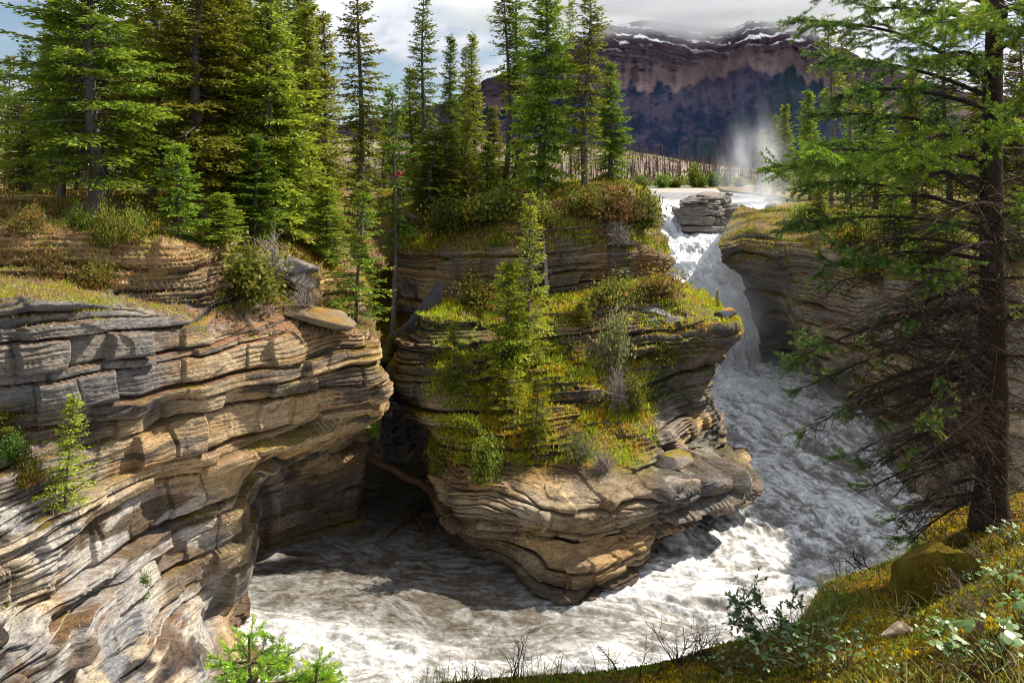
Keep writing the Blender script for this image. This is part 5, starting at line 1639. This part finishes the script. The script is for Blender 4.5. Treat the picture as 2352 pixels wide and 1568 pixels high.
person(914, 60, C3(0.55, 0.05, 0.07), C3(0.05, 0.06, 0.09), 'leftmost hiker in a red jacket among the trees left of the central rock', 2.6)
person(939, 58.5, C3(0.60, 0.03, 0.12), C3(0.05, 0.05, 0.08), 'middle hiker in a crimson jacket among the trees left of the central rock', 2.9)
person(956, 59.5, C3(0.42, 0.58, 0.60), C3(0.25, 0.28, 0.30), 'rightmost hiker in a pale blue top among the trees left of the central rock', 3.4)


# ------------------------------------------------------------------ near spruce and near bank
N_DARK, N_MID, N_LIT, N_YEL = C3(0.025, 0.065, 0.012), C3(0.065, 0.15, 0.014), C3(0.24, 0.38, 0.016), C3(0.50, 0.50, 0.02)
TWIG = C3(0.055, 0.038, 0.028)


def shoots(A, a, d, ln, rng, tone=1.0, nl=0.028, per=420.0, hw=0.0032, yellow=0.2, bright=0.0):
    """needles standing round shoots: starts a, directions d, lengths ln"""
    n = len(a)
    cnt = np.maximum(4, (ln * per).astype(int))
    idx = np.repeat(np.arange(n), cnt)
    fr = rng.random(len(idx))
    b = a[idx] + d[idx] * (ln[idx] * fr)[:, None]
    r = rng.normal(size=(len(idx), 3))
    r -= (r * d[idx]).sum(1, keepdims=True) * d[idx]
    r /= np.linalg.norm(r, axis=1, keepdims=True) + 1e-9
    r[:, 2] += 0.25
    v = d[idx] * rng.uniform(0.4, 0.9, (len(idx), 1)) + r * 0.85
    v /= np.linalg.norm(v, axis=1, keepdims=True)
    sh = rng.random(n)
    k = np.clip(0.05 + 0.40 * fr + 0.35 * rng.random(len(idx)) + bright + 0.4 * (sh[idx] - 0.5), 0, 1)
    c = mixc(N_DARK, N_MID, np.clip(2 * k, 0, 1))
    c = mixc(c, N_LIT, np.clip(2 * k - 1, 0, 1))
    c = mixc(c, N_YEL, (sh[idx] < yellow) * 0.5 * fr)
    A.diamonds(b, v, nl * rng.uniform(0.75, 1.2, len(b)), hw, c * tone, rng)


def near_branch(root, p0, p1, r0, rng, green=0.0, sag=0.06, nsec=26, spread=0.34, org=None, droop=0.15, bright=0.0, twigc=TWIG, per=420.0, tert=5, secmin=0.10, label=None, tone=1.0):
    """one limb with side twigs; 'green' is the outer share of it that carries needles"""
    W, A = Acc(), Acc()
    p0, p1 = np.asarray(p0, float), np.asarray(p1, float)
    if org is not None:
        p0, p1 = p0 - org, p1 - org
    L = np.linalg.norm(p1 - p0)
    t = np.linspace(0, 1, 12)
    f = (p1 - p0) / L
    lat = np.cross(f, C3(0, 0, 1))
    lat /= np.linalg.norm(lat) + 1e-9
    pth = p0 + (p1 - p0) * t[:, None] + C3(0, 0, 1) * (sag * L * np.sin(np.pi * t))[:, None] + lat * (0.03 * L * np.sin(t * 5 + rng.uniform(0, 6)))[:, None]
    W.tube(pth, r0 * (1 - 0.85 * t) + 0.0015, 6, twigc * 1.1)
    sa, sd, sl = [], [], []
    for k in range(nsec):
        tt = 0.10 + 0.90 * (k + rng.random()) / nsec
        b = np.array([np.interp(tt, t, pth[:, i]) for i in range(3)])
        side = 1 if k % 2 else -1
        an = math.radians(rng.uniform(32, 70))
        v = f * math.cos(an) + lat * side * math.sin(an) + C3(0, 0, rng.normal() * 0.28 - droop)
        v /= np.linalg.norm(v)
        l2 = (spread * L * (1.05 - tt) ** 0.8 + secmin) * rng.uniform(0.55, 1.2)
        e = b + v * l2 + C3(0, 0, -0.12 * l2)
        m = b + v * l2 * 0.5
        W.tube(np.stack([b, m, e]), np.array([0.0048, 0.0035, 0.0014]) * (0.6 + r0 * 18), 3, twigc)
        isg = tt > 1 - green + 0.08 * rng.normal()
        for q in range(tert):
            u = rng.uniform(0.2, 1.0)
            c0 = b + (e - b) * u
            w = v * 0.7 + np.cross(v, C3(0, 0, 1)) * rng.choice([-1, 1]) * rng.uniform(0.4, 0.9) + C3(0, 0, rng.normal() * 0.3 - 0.5 * droop)
            w /= np.linalg.norm(w)
            l3 = rng.uniform(0.06, 0.15) * (0.6 + 0.4 * L)
            W.tube(np.stack([c0, c0 + w * l3]), np.array([0.0026, 0.0010]) * (0.6 + r0 * 18), 3, twigc)
            if isg:
                sa.append(c0)
                sd.append(w)
                sl.append(l3 * 1.05)
        if isg:
            sa.append(b + (e - b) * 0.3)
            sd.append((e - b) / np.linalg.norm(e - b))
            sl.append(np.linalg.norm(e - b) * 0.75)
    if green > 0:
        sa.append(pth[-1] - f * 0.16)
        sd.append(f)
        sl.append(0.2)
    o = link('branch', W.mesh('branch', M_BARK), root)
    if label:
        o['label'] = label
    if sa:
        shoots(A, np.array(sa), np.array(sd), np.array(sl), rng, tone=tone, bright=bright, per=per)
        link('needles', A.mesh('needles', M_NEAR, True), o)
    return o


def near_spruce():
    rng = np.random.default_rng(41)
    D = 7.4
    base = P(2272, 1190, D)
    g = drop(base[0], D)
    if g is not None:
        base = g - C3(0, 0, 0.1)
    root = link('spruce_tree', None, label='near spruce with dark bare lower limbs and bright green boughs at the right', cat='tree', loc=tuple(base))
    T = Acc()
    z = np.linspace(-0.3, 4.6 - base[2], 22)
    lean = np.stack([0.012 * z + 0.02 * np.sin(z * 1.3), 0.0 * z, z], -1)
    rad = 0.145 * (1 - z / 9.5) * (1 + 0.05 * np.sin(z * 7))
    rad[:2] *= 1.25
    T.tube(lean, rad, 16, mixc(C3(0.03, 0.022, 0.017), C3(0.085, 0.06, 0.042), rng.random(22 * 16)))
    link('trunk', T.mesh('trunk', M_BARK), root)
    Wd = Acc()
    for _ in range(420):
        h = rng.uniform(0.15, 4.6)
        a = rng.uniform(0, 6.28)
        p0 = C3(0.012 * h + 0.02 * math.sin(h * 1.3) + 0.12 * math.cos(a), 0.12 * math.sin(a), h)
        v = C3(math.cos(a), math.sin(a), rng.normal() * 0.5 - 0.15)
        l = rng.uniform(0.08, 0.6)
        m = p0 + v * l * 0.55 + rng.normal(size=3) * 0.03
        e = m + (v + rng.normal(size=3) * 0.5) * l * 0.5
        Wd.tube(np.stack([p0, m, e]), np.array([0.0055, 0.0035, 0.0012]), 3, C3(0.12, 0.085, 0.065) * rng.uniform(0.4, 1.7))
    link('dead_twigs', Wd.mesh('dead_twigs', M_BARK), root)

    def tp(py):
        h = (HY - py) * D / F - base[2]
        return base + C3(0.012 * h, 0, h)
    greens = [  # height on trunk, tip px, py, tip depth, green share, sunlit brightness painted on its needles
        (20, 1905, -30, 6.9, 0.85, 0.0), (60, 1990, 20, 7.6, 0.8, 0.1), (190, 1828, 42, 6.8, 0.78, 0.05), (230, 1890, 130, 7.8, 0.7, 0.0),
        (260, 1930, 215, 6.5, 0.7, 0.0), (330, 1868, 262, 7.4, 0.62, 0.0), (380, 1900, 330, 8.0, 0.6, 0.05), (420, 1768, 385, 6.6, 0.72, 0.45),
        (450, 1850, 345, 6.2, 0.75, 0.55), (500, 1830, 420, 7.2, 0.4, 0.1), (540, 1812, 520, 6.9, 0.42, 0.0), (600, 1890, 610, 7.0, 0.3, 0.05),
        (700, 1838, 830, 6.7, 0.22, 0.2), (100, 2150, 60, 5.9, 0.7, 0.3), (160, 2120, 140, 6.2, 0.6, 0.2), (330, 2050, 360, 6.0, 0.7, 0.55),
        (120, 2420, 60, 6.4, 0.8, 0.2), (260, 2460, 190, 6.3, 0.8, 0.3), (330, 2400, 300, 5.9, 0.75, 0.4), (520, 2460, 420, 6.2, 0.6, 0.2),
        (60, 2330, 20, 5.8, 0.8, 0.3), (760, 2440, 700, 6.2, 0.4, 0.2), (560, 2130, 640, 6.1, 0.25, 0.1), (880, 2100, 960, 6.3, 0.12, 0.0),
    ]
    for py, ex, ey, ed, gr, br in greens:
        near_branch(root, tp(py), P(ex, ey, ed), 0.024, rng, green=gr, org=base, bright=br, nsec=27, spread=0.21, tert=6)
    bare = [(480, 1900, 460, 7.8), (520, 2000, 560, 6.6), (580, 1930, 560, 7.2), (630, 1880, 660, 7.4), (660, 1980, 720, 6.5), (720, 1850, 770, 7.6),
            (760, 1900, 850, 7.2), (800, 1850, 880, 6.8), (830, 1960, 900, 7.5), (860, 1855, 985, 7.0), (900, 1990, 960, 6.6), (930, 1960, 1050, 7.2),
            (970, 1990, 1075, 6.9), (1000, 1990, 1130, 7.3), (1030, 2090, 1120, 6.6), (1060, 2080, 1230, 7.0), (1090, 2060, 1190, 7.3), (1120, 2110, 1240, 6.8),
            (350, 2120, 330, 7.9), (420, 2080, 400, 7.9), (470, 2150, 520, 6.4), (610, 2150, 660, 6.3), (680, 2120, 740, 7.9), (780, 2130, 860, 6.2),
            (560, 2440, 560, 6.8), (640, 2450, 660, 6.8), (720, 2440, 740, 7.2), (820, 2450, 840, 6.8), (920, 2440, 960, 6.9), (430, 2440, 400, 7.6)]
    for _ in range(18):
        h0 = rng.uniform(620, 1130)
        bare.append((h0, rng.uniform(1960, 2180), h0 + rng.uniform(0, 150), rng.uniform(6.2, 8.0)))
    for py, ex, ey, ed in bare:
        near_branch(root, tp(py), P(ex, ey, ed), 0.017, rng, green=0.0, org=base, nsec=30, spread=0.30, tert=6, droop=0.22,
                    twigc=TWIG if rng.random() > 0.25 else C3(0.14, 0.095, 0.07))
    return root


near_spruce()


def young_near(px, py_top, py_base, d, whorls, label, seed, wpx):
    rng = np.random.default_rng(seed)
    base = P(px, py_base, d)
    root = link('young_spruce', None, label=label, cat='tree', loc=tuple(base))
    H = (py_base - py_top) * d / F
    lead = 0.26 * H
    T = Acc()
    z = np.linspace(-0.6, H * 0.86, 10)
    T.tube(np.stack([0.02 * np.sin(z * 3), 0 * z, z], -1), np.linspace(0.022, 0.007, 10), 7, C3(0.16, 0.12, 0.08))
    link('trunk', T.mesh('trunk', M_BARK), root)
    A = Acc()
    top = C3(0.02 * math.sin(H * 0.86 * 3), 0, H * 0.86)
    v = np.array([[0.25, 0, 1.0], [-0.9, 0.2, 0.35], [0.9, -0.1, 0.25], [-0.5, -0.6, 0.5], [0.6, 0.5, 0.4]])
    v /= np.linalg.norm(v, axis=1, keepdims=True)
    shoots(A, np.tile(top, (5, 1)), v, np.array([0.13, 0.11, 0.12, 0.10, 0.11]), rng, per=700, bright=0.45, nl=0.022, tone=1.7)  # needles lightened as if sunlit, sunshine put into the colour
    tz = np.linspace(H * 0.62, H * 0.84, 5)
    shoots(A, np.stack([0.02 * np.sin(tz * 3), 0 * tz, tz], -1), np.tile(C3(0, 0, 1), (5, 1)), np.full(5, 0.04), rng, per=300, bright=0.3, tone=1.7)
    link('leader', A.mesh('leader', M_NEAR, True), root)
    R = 0.5 * wpx * d / F
    for w in range(whorls):
        f = (w + 0.6) / whorls
        h = H * (0.78 - 0.75 * f)
        for k in range(5):
            az = rng.uniform(0, 0.6) + k * 1.257 + w * 0.5 + 0.3
            L = R * (0.25 + 0.85 * f) * rng.uniform(0.75, 1.1)
            p0 = C3(0.02 * math.sin(h * 3), 0, h)
            p1 = p0 + C3(math.cos(az) * L, math.sin(az) * L, L * rng.uniform(0.05, 0.35))
            near_branch(root, p0, p1, 0.009, rng, green=0.95, nsec=max(5, int(13 * f)), spread=0.34, tert=1, droop=0.0, bright=0.35, per=620, tone=1.7, secmin=0.06, twigc=C3(0.15, 0.10, 0.06), sag=0.03)
    return root


young_near(566, 1415, 1760, 4.6, 5, 'bright young spruce poking up at the bottom left before the river', 61, 420)
young_near(722, 1515, 1640, 4.6, 2, 'small tip of a second young spruce at the bottom edge', 62, 130)


# plants on the near bank
def bank_points(n, rng, cond):
    S = SURF['near_bank']
    x, y = pxy(S)
    w = (cond(x, y, S) * (S[..., 1] > 2.6)).ravel()
    idx = rng.choice(len(w), n, p=w / w.sum())
    i, j = np.unravel_index(idx, S.shape[:2])
    i2, j2 = np.minimum(i + 1, S.shape[0] - 1), np.minimum(j + 1, S.shape[1] - 1)
    return S[i, j] + (S[i2, j] - S[i, j]) * rng.random((n, 1)) + (S[i, j2] - S[i, j]) * rng.random((n, 1))


def bank_cover():
    rng = np.random.default_rng(71)
    inframe = lambda x, y, S: ((x > 700) & (x < 2900) & (y < 1680) & (y > 1000)) * 1.0
    p = bank_points(115000, rng, lambda x, y, S: inframe(x, y, S) * np.where(x > 2460, 0.45, 1.0))
    n = len(p)
    d = rng.normal(size=(n, 3)) * 0.7 + C3(0, 0, 0.8)
    d /= np.linalg.norm(d, axis=1, keepdims=True)
    k = fbm(p * 1.6, 4, 72) + 0.16 * rng.normal(size=n)
    k2 = fbm(p * 2.7 + 3, 4, 73) + 0.16 * rng.normal(size=n) + 0.10 * (p[:, 0] - 3.2)
    c = mixc(C3(0.12, 0.085, 0.015), C3(0.28, 0.20, 0.015), sstep(-0.25, 0.15, k))
    c = mixc(c, C3(0.17, 0.24, 0.02), sstep(0.05, 0.35, k))
    c = mixc(c, C3(0.58, 0.35, 0.015), sstep(0.0, 0.32, k2))
    c = mixc(c, C3(0.17, 0.08, 0.035), (rng.random(n) < 0.10))
    c = c * rng.uniform(0.55, 1.4, (n, 1))
    A = Acc()
    s = rng.uniform(0.014, 0.042, n)
    A.diamonds(p - d * 0.003, d, s, s * 0.24, c, rng)
    link('moss', A.mesh('moss', M_LEAF, True), label='thick ochre and olive moss carpet on the near bank', cat='moss', kind='stuff')
    # grass blades as bent strips
    m = 2600
    p = bank_points(m, rng, lambda x, y, S: inframe(x, y, S) * sstep(-0.1, 0.3, fbm(S * 1.1, 3, 74)))
    a = rng.uniform(0, 6.28, m)
    h = rng.uniform(0.08, 0.26, m)
    dirh = np.stack([np.cos(a), np.sin(a), 0 * a], -1)
    sd = np.stack([-np.sin(a), np.cos(a), 0 * a], -1)
    B = Acc()
    fr = np.array([0, 0.4, 0.75, 1.0])
    wd = np.array([1, 0.8, 0.5, 0.06])
    V = []
    for f, w in zip(fr, wd):
        c0 = p + dirh * (0.75 * h * f ** 2)[:, None] + C3(0, 0, 1) * (h * (f - 0.35 * f ** 2))[:, None]
        V += [c0 - sd * 0.0032 * w, c0 + sd * 0.0032 * w]
    V = np.stack(V, 1)
    o = np.arange(m)[:, None] * 8
    Fq = np.concatenate([o + np.array([[2 * q, 2 * q + 1, 2 * q + 3, 2 * q + 2]]) for q in range(3)])
    cb = mixc(C3(0.10, 0.16, 0.02), C3(0.28, 0.30, 0.05), rng.random(m))
    cb = mixc(cb, C3(0.40, 0.31, 0.17), (rng.random(m) < 0.25))
    B.add(V.reshape(-1, 3), Fq, np.repeat(cb, 8, axis=0))
    link('grass', B.mesh('grass', M_LEAF, True), label='thin grass blades on the near bank', cat='grass', kind='stuff')
    # dead needles, twigs and sticks lying about
    Tw = Acc()
    p = bank_points(420, rng, inframe)
    for q in p:
        v = rng.normal(size=3) * C3(1, 1, 0.25)
        v /= np.linalg.norm(v)
        l = rng.uniform(0.05, 0.22)
        Tw.tube(np.stack([q + C3(0, 0, 0.015), q + v * l * 0.5 + rng.normal(size=3) * 0.01 + C3(0, 0, 0.02), q + v * l + C3(0, 0, 0.02)]), np.array([0.003, 0.0025, 0.001]), 4, C3(0.22, 0.16, 0.11) * rng.uniform(0.4, 1.5))
    link('twig_litter', Tw.mesh('twig_litter', M_BARK), label='dry twigs littering the near bank', cat='litter', kind='stuff')


bank_cover()


def palmate(seed, nleaf, h, r, leaf, cols):
    """low plant with lobed leaves on thin stalks"""
    rng = np.random.default_rng(seed)
    A, B = Acc(), Acc()
    for k in range(nleaf):
        a = rng.uniform(0, 6.28)
        rr = r * math.sqrt(rng.random())
        tip = C3(math.cos(a) * rr, math.sin(a) * rr, h * rng.uniform(0.4, 1.0))
        B.tube(np.stack([C3(0.1 * tip[0], 0.1 * tip[1], 0), tip * C3(0.6, 0.6, 0.7), tip]), np.array([0.0026, 0.002, 0.0012]), 3, C3(0.17, 0.13, 0.05))
        nrm = C3(rng.normal() * 0.35, rng.normal() * 0.35 - 0.15, 1)
        nrm /= np.linalg.norm(nrm)
        e1 = np.cross(nrm, C3(math.cos(a + 1.57), math.sin(a + 1.57), 0))
        e1 /= np.linalg.norm(e1)
        e2 = np.cross(nrm, e1)
        s = leaf * rng.uniform(0.6, 1.25)
        th = np.linspace(-2.5, 2.5, 21)
        lob = 0.62 + 0.38 * np.abs(np.cos(th * 1.55)) - 0.10 * np.abs(th) / 2.5
        ring = tip + s * 0.55 * ((np.cos(th) * lob)[:, None] * e1 + (np.sin(th) * lob)[:, None] * e2) + e1 * s * 0.15 - nrm * (0.12 * s * lob ** 2)[:, None]
        V = np.concatenate([[tip + e1 * s * 0.1], ring])
        Fq = np.array([[0, 1 + 2 * q, 2 + 2 * q, 3 + 2 * q] for q in range(10)])
        c = mixc(cols[0], cols[1], np.array([rng.random()]))[0] * rng.uniform(0.8, 1.2)
        A.add(V, Fq, c)
    return A.mesh('leaves', M_NEAR, True), B.mesh('stems', M_BARK)


PL = [palmate(81, 34, 0.16, 0.20, 0.055, (C3(0.10, 0.20, 0.04), C3(0.24, 0.36, 0.08))), palmate(82, 26, 0.20, 0.16, 0.060, (C3(0.12, 0.24, 0.05), C3(0.26, 0.40, 0.12))),
      palmate(83, 46, 0.13, 0.24, 0.032, (C3(0.05, 0.12, 0.02), C3(0.11, 0.22, 0.03)))]
for i, (px, py, kind, sc, lab) in enumerate((
    (2290, 1545, 1, 1.25, 'pale lobed leaf plant at the bottom right corner'), (2210, 1560, 0, 1.1, 'lobed leaf plant left of the corner plant on the bottom edge'),
    (2310, 1370, 1, 1.1, 'large lobed leaf plant against ochre moss at the right edge'), (2230, 1330, 0, 0.9, 'lobed leaf plant right of the mossy boulder'),
    (2330, 1250, 0, 1.0, 'lobed leaf plant high at the right edge beside the near trunk'), (2150, 1460, 0, 0.7, 'small lobed leaf plant at the foot of the mossy boulder'),
    (2060, 1560, 0, 0.5, 'tiny bright plant at the bottom edge below the tan stone'), (1790, 1500, 2, 1.6, 'dark leafy clump at the left end of the bank plants'),
    (1850, 1530, 2, 1.7, 'dark leafy clump in the middle of the bank plants'), (1900, 1480, 2, 1.4, 'dark leafy clump behind the middle bank plants'),
    (1760, 1545, 2, 1.5, 'leafy clump on the bottom edge below the willow sprig'), (1940, 1540, 2, 1.2, 'leafy clump left of the tan stone on the grass'),
    (1905, 1365, 2, 0.7, 'tiny leafy sprout on the brink left of the mossy boulder'), (2120, 1200, 0, 0.8, 'leafy sprig under the hanging bare twigs'),
    (1650, 1540, 2, 1.0, 'low leafy tuft near the willow sprig on the rim'), (2350, 1450, 1, 1.0, 'lobed leaf plant at the right edge above the corner plant'))):
    p, _ = hit(px, py)
    if p is None or p[1] > 12:
        continue
    r = link('leafy_plant', None, label=lab, cat='plant', loc=tuple(p), group='leafy plants on the near bank')
    r.scale = (sc, sc, sc)
    r.rotation_euler = (0, 0, i * 1.3)
    link('leaves', PL[kind][0], r)
    link('stems', PL[kind][1], r)


def bare_shrub(px, py, hpx, label, seed, c=C3(0.05, 0.035, 0.028), n=6, leaves=False, lean=0.0, name='bare_shrub'):
    rng = np.random.default_rng(seed)
    p, _ = hit(px, py)
    if p is None or p[1] > 12:
        p = P(px, py, 6.4)
    H = hpx * p[1] / F
    A, B = Acc(), Acc()

    def grow(b, v, l, r, lev):
        k = 4
        pts = [b]
        for q in range(k):
            v = v + rng.normal(size=3) * 0.16
            v /= np.linalg.norm(v)
            pts.append(pts[-1] + v * l / k)
        A.tube(np.array(pts), np.linspace(r, r * 0.45, k + 1), 4, c)
        if leaves and lev >= 1:
            m = 14
            t = rng.uniform(0.1, 1.0, m)
            bb = np.stack([np.interp(t * k, np.arange(k + 1), np.array(pts)[:, i]) for i in range(3)], -1)
            dd = rng.normal(size=(m, 3)) * 0.6 + v
            dd /= np.linalg.norm(dd, axis=1, keepdims=True)
            B.diamonds(bb, dd, 0.035, 0.007, mixc(C3(0.06, 0.12, 0.03), C3(0.14, 0.22, 0.06), rng.random(m)), rng)
        if lev < 2:
            for q in range(4 if lev else 5):
                i = rng.integers(1, k + 1)
                w = v + rng.normal(size=3) * 0.75
                w /= np.linalg.norm(w)
                grow(pts[i], w, l * rng.uniform(0.35, 0.6), r * 0.5, lev + 1)
    for _ in range(n):
        v = C3(rng.normal() * 0.45 + lean, rng.normal() * 0.3, 1)
        grow(C3(rng.normal() * 0.03, rng.normal() * 0.03, -0.02), v / np.linalg.norm(v), H * rng.uniform(0.6, 1.0), 0.0045, 0)
    root = link(name, None, label=label, cat='shrub', loc=tuple(p))
    link('stems', A.mesh('stems', M_BARK), root)
    if leaves:
        link('leaves', B.mesh('leaves', M_NEAR, True), root)


bare_shrub(1190, 1560, 75, 'bare twiggy shrub on the rim below the pool', 401)
bare_shrub(1090, 1565, 50, 'low bare twigs at the left end of the near rim', 402, n=5)
bare_shrub(1560, 1530, 110, 'wide leafless bush on the rim left of the willow sprig', 403, n=9)
bare_shrub(1610, 1520, 90, 'dark leafless bush beside the wide leafless bush', 404, n=7)
bare_shrub(1290, 1560, 36, 'tiny bare twigs in the middle of the near rim', 405, n=4)
bare_shrub(1480, 1560, 70, 'crooked bare twig at the foot of the dead seedling', 406, n=2, lean=0.4)
bare_shrub(1940, 1330, 75, 'thin dead seedling on the brink beside the hanging limb', 407, n=4, lean=-0.3)
bare_shrub(1985, 1300, 60, 'bare twigs on the brink under the hanging limb', 408, n=5, lean=-0.4)
bare_shrub(1775, 1470, 110, 'willow sprig with narrow leaves on the near rim', 409, n=5, leaves=True, c=C3(0.08, 0.06, 0.04), lean=-0.3, name='willow_sprig')
bare_shrub(2250, 1460, 150, 'dry stalks right of the mossy boulder', 410, c=C3(0.24, 0.18, 0.13), n=7)
bare_shrub(2330, 1330, 130, 'dry stalks at the right edge below the near trunk', 411, c=C3(0.24, 0.18, 0.13), n=8)

# dead seedling leaning over the rim
sd = P(1436, 1560, 6.1)
A = Acc()
tipv = P(1372, 1480, 6.0) - sd
A.tube(np.stack([C3(0, 0, -0.05), tipv * 0.5 + C3(0.01, 0, 0), tipv]), np.array([0.008, 0.006, 0.002]), 6, C3(0.16, 0.08, 0.045))
rng = np.random.default_rng(5)
for k in range(26):
    f = 0.2 + 0.78 * k / 26
    s_ = -1 if k % 2 else 1
    b = tipv * f
    v = C3(s_ * 1.0, rng.normal() * 0.4, 0.10 + rng.normal() * 0.15)
    A.tube(np.stack([b, b + v * 0.11 * (1.15 - f) * rng.uniform(0.6, 1.2)]), np.array([0.0028, 0.001]), 3, C3(0.08, 0.055, 0.04))
link('dead_seedling', A.mesh('dead_seedling', M_BARK), label='small brown dead spruce seedling leaning over the near rim', cat='dead tree', loc=tuple(sd))

boulder('boulder', P(2180, 1385, 6.3), (0.30, 0.40, 0.46), (0.1, 0.12, 0.4), 501, C3(0.10, 0.08, 0.05), 'large boulder wrapped in dark olive moss on the near bank', moss=C3(0.15, 0.11, 0.012), moss_lo=-0.9, rough=0.45, box=0.35, mat=M_SOIL)
boulder('stone', P(2058, 1452, 5.55), (0.105, 0.06, 0.055), (0.3, -0.35, 0.2), 502, C3(0.62, 0.45, 0.30), 'pale tan stone lying beside the mossy boulder', rough=0.15, box=0.7)
# moss on the boulder
rng = np.random.default_rng(77)
th, zz = rng.uniform(0, 6.28, 7000), rng.uniform(-0.9, 1, 7000)
q = np.stack([np.sqrt(1 - zz ** 2) * np.cos(th) * 0.32, np.sqrt(1 - zz ** 2) * np.sin(th) * 0.36, zz * 0.46], -1)
dq = q / np.linalg.norm(q, axis=1, keepdims=True) + rng.normal(size=q.shape) * 0.5
dq /= np.linalg.norm(dq, axis=1, keepdims=True)
A = Acc()
mk = np.clip(0.5 + 0.9 * fbm(q * 7, 4, 78) + 0.2 * rng.normal(size=7000), 0, 1)
A.diamonds(q * (0.90 + 0.14 * fbm(q * 5, 3, 79))[:, None], dq, rng.uniform(0.015, 0.055, 7000), 0.006, mixc(C3(0.07, 0.055, 0.008), C3(0.30, 0.20, 0.012), mk), rng)
o = A.mesh('moss', M_LEAF, True)
bo = [b for b in bpy.data.objects if b.get('label', '').startswith('large boulder wrapped')][0]
link('moss', o, bo)


# ------------------------------------------------------------------ spray at the falls and the cloud on the summit
def vapour(name, c, r, density, label, seed, nscale=1.5, lo=0.35, hi=0.7, colour=(0.95, 0.97, 1.0), cat='mist', edge=1.0):
    nu, nv = 48, 24
    th, ph = np.meshgrid(np.linspace(0, 2 * np.pi, nu), np.linspace(0, np.pi, nv))
    S = np.stack([np.sin(ph) * np.cos(th), np.sin(ph) * np.sin(th), np.cos(ph)], -1)
    m, N, L, out = new_mat(name)
    tc = N.new('ShaderNodeTexCoord')
    ln = N.new('ShaderNodeVectorMath')
    ln.operation = 'LENGTH'
    L.new(tc.outputs['Object'], ln.inputs[0])
    fo = N.new('ShaderNodeMapRange')
    fo.interpolation_type = 'SMOOTHSTEP'
    fo.inputs['From Min'].default_value = 1.0
    fo.inputs['From Max'].default_value = 1.0 - edge
    L.new(ln.outputs['Value'], fo.inputs['Value'])
    no = N.new('ShaderNodeTexNoise')
    no.inputs['Scale'].default_value = nscale
    no.inputs['Detail'].default_value = 4
    mp = N.new('ShaderNodeMapping')
    mp.inputs['Location'].default_value = (seed, seed * 0.7, 0)
    L.new(tc.outputs['Object'], mp.inputs[0])
    L.new(mp.outputs[0], no.inputs['Vector'])
    nr = N.new('ShaderNodeMapRange')
    nr.inputs['From Min'].default_value = lo
    nr.inputs['From Max'].default_value = hi
    L.new(no.outputs['Fac'], nr.inputs['Value'])
    mu = N.new('ShaderNodeMath')
    mu.operation = 'MULTIPLY'
    L.new(fo.outputs[0], mu.inputs[0])
    L.new(nr.outputs[0], mu.inputs[1])
    m2 = N.new('ShaderNodeMath')
    m2.operation = 'MULTIPLY'
    m2.inputs[1].default_value = density
    L.new(mu.outputs[0], m2.inputs[0])
    vo = N.new('ShaderNodeVolumePrincipled')
    vo.inputs['Color'].default_value = (*colour, 1)
    vo.inputs['Anisotropy'].default_value = 0.25
    L.new(m2.outputs[0], vo.inputs['Density'])
    L.new(vo.outputs[0], out.inputs['Volume'])
    o = link(name, make_mesh(name, S, grid_faces(nv, nu), m), label=label, cat=cat, kind='stuff', loc=tuple(c))
    o.scale = r
    return o


scene.cycles.volume_step_rate = 1.5
scene.cycles.volume_max_steps = 128
vapour('mist', P(1738, 430, 86), (5.2, 5.0, 10.0), 0.34, 'column of spray rising beside the waterfall', 1.3, nscale=2.3, lo=0.40, hi=0.68)
vapour('mist', P(1705, 690, 62), (6.0, 4.0, 7.0), 0.60, 'spray drifting over the foot of the falls', 4.1, nscale=2.0, lo=0.38, hi=0.68)
vapour('mist', P(1840, 930, 52), (9.0, 9.0, 3.4), 0.16, 'thin spray hanging over the rapids', 6.2, nscale=2.6, lo=0.40, hi=0.70)
vapour('summit_cloud', P(1640, -14, 3250), (1500, 700, 250), 0.012, 'low grey cloud resting on the mountain summit', 2.2, nscale=3.2, lo=0.36, hi=0.62, cat='cloud', edge=0.6)
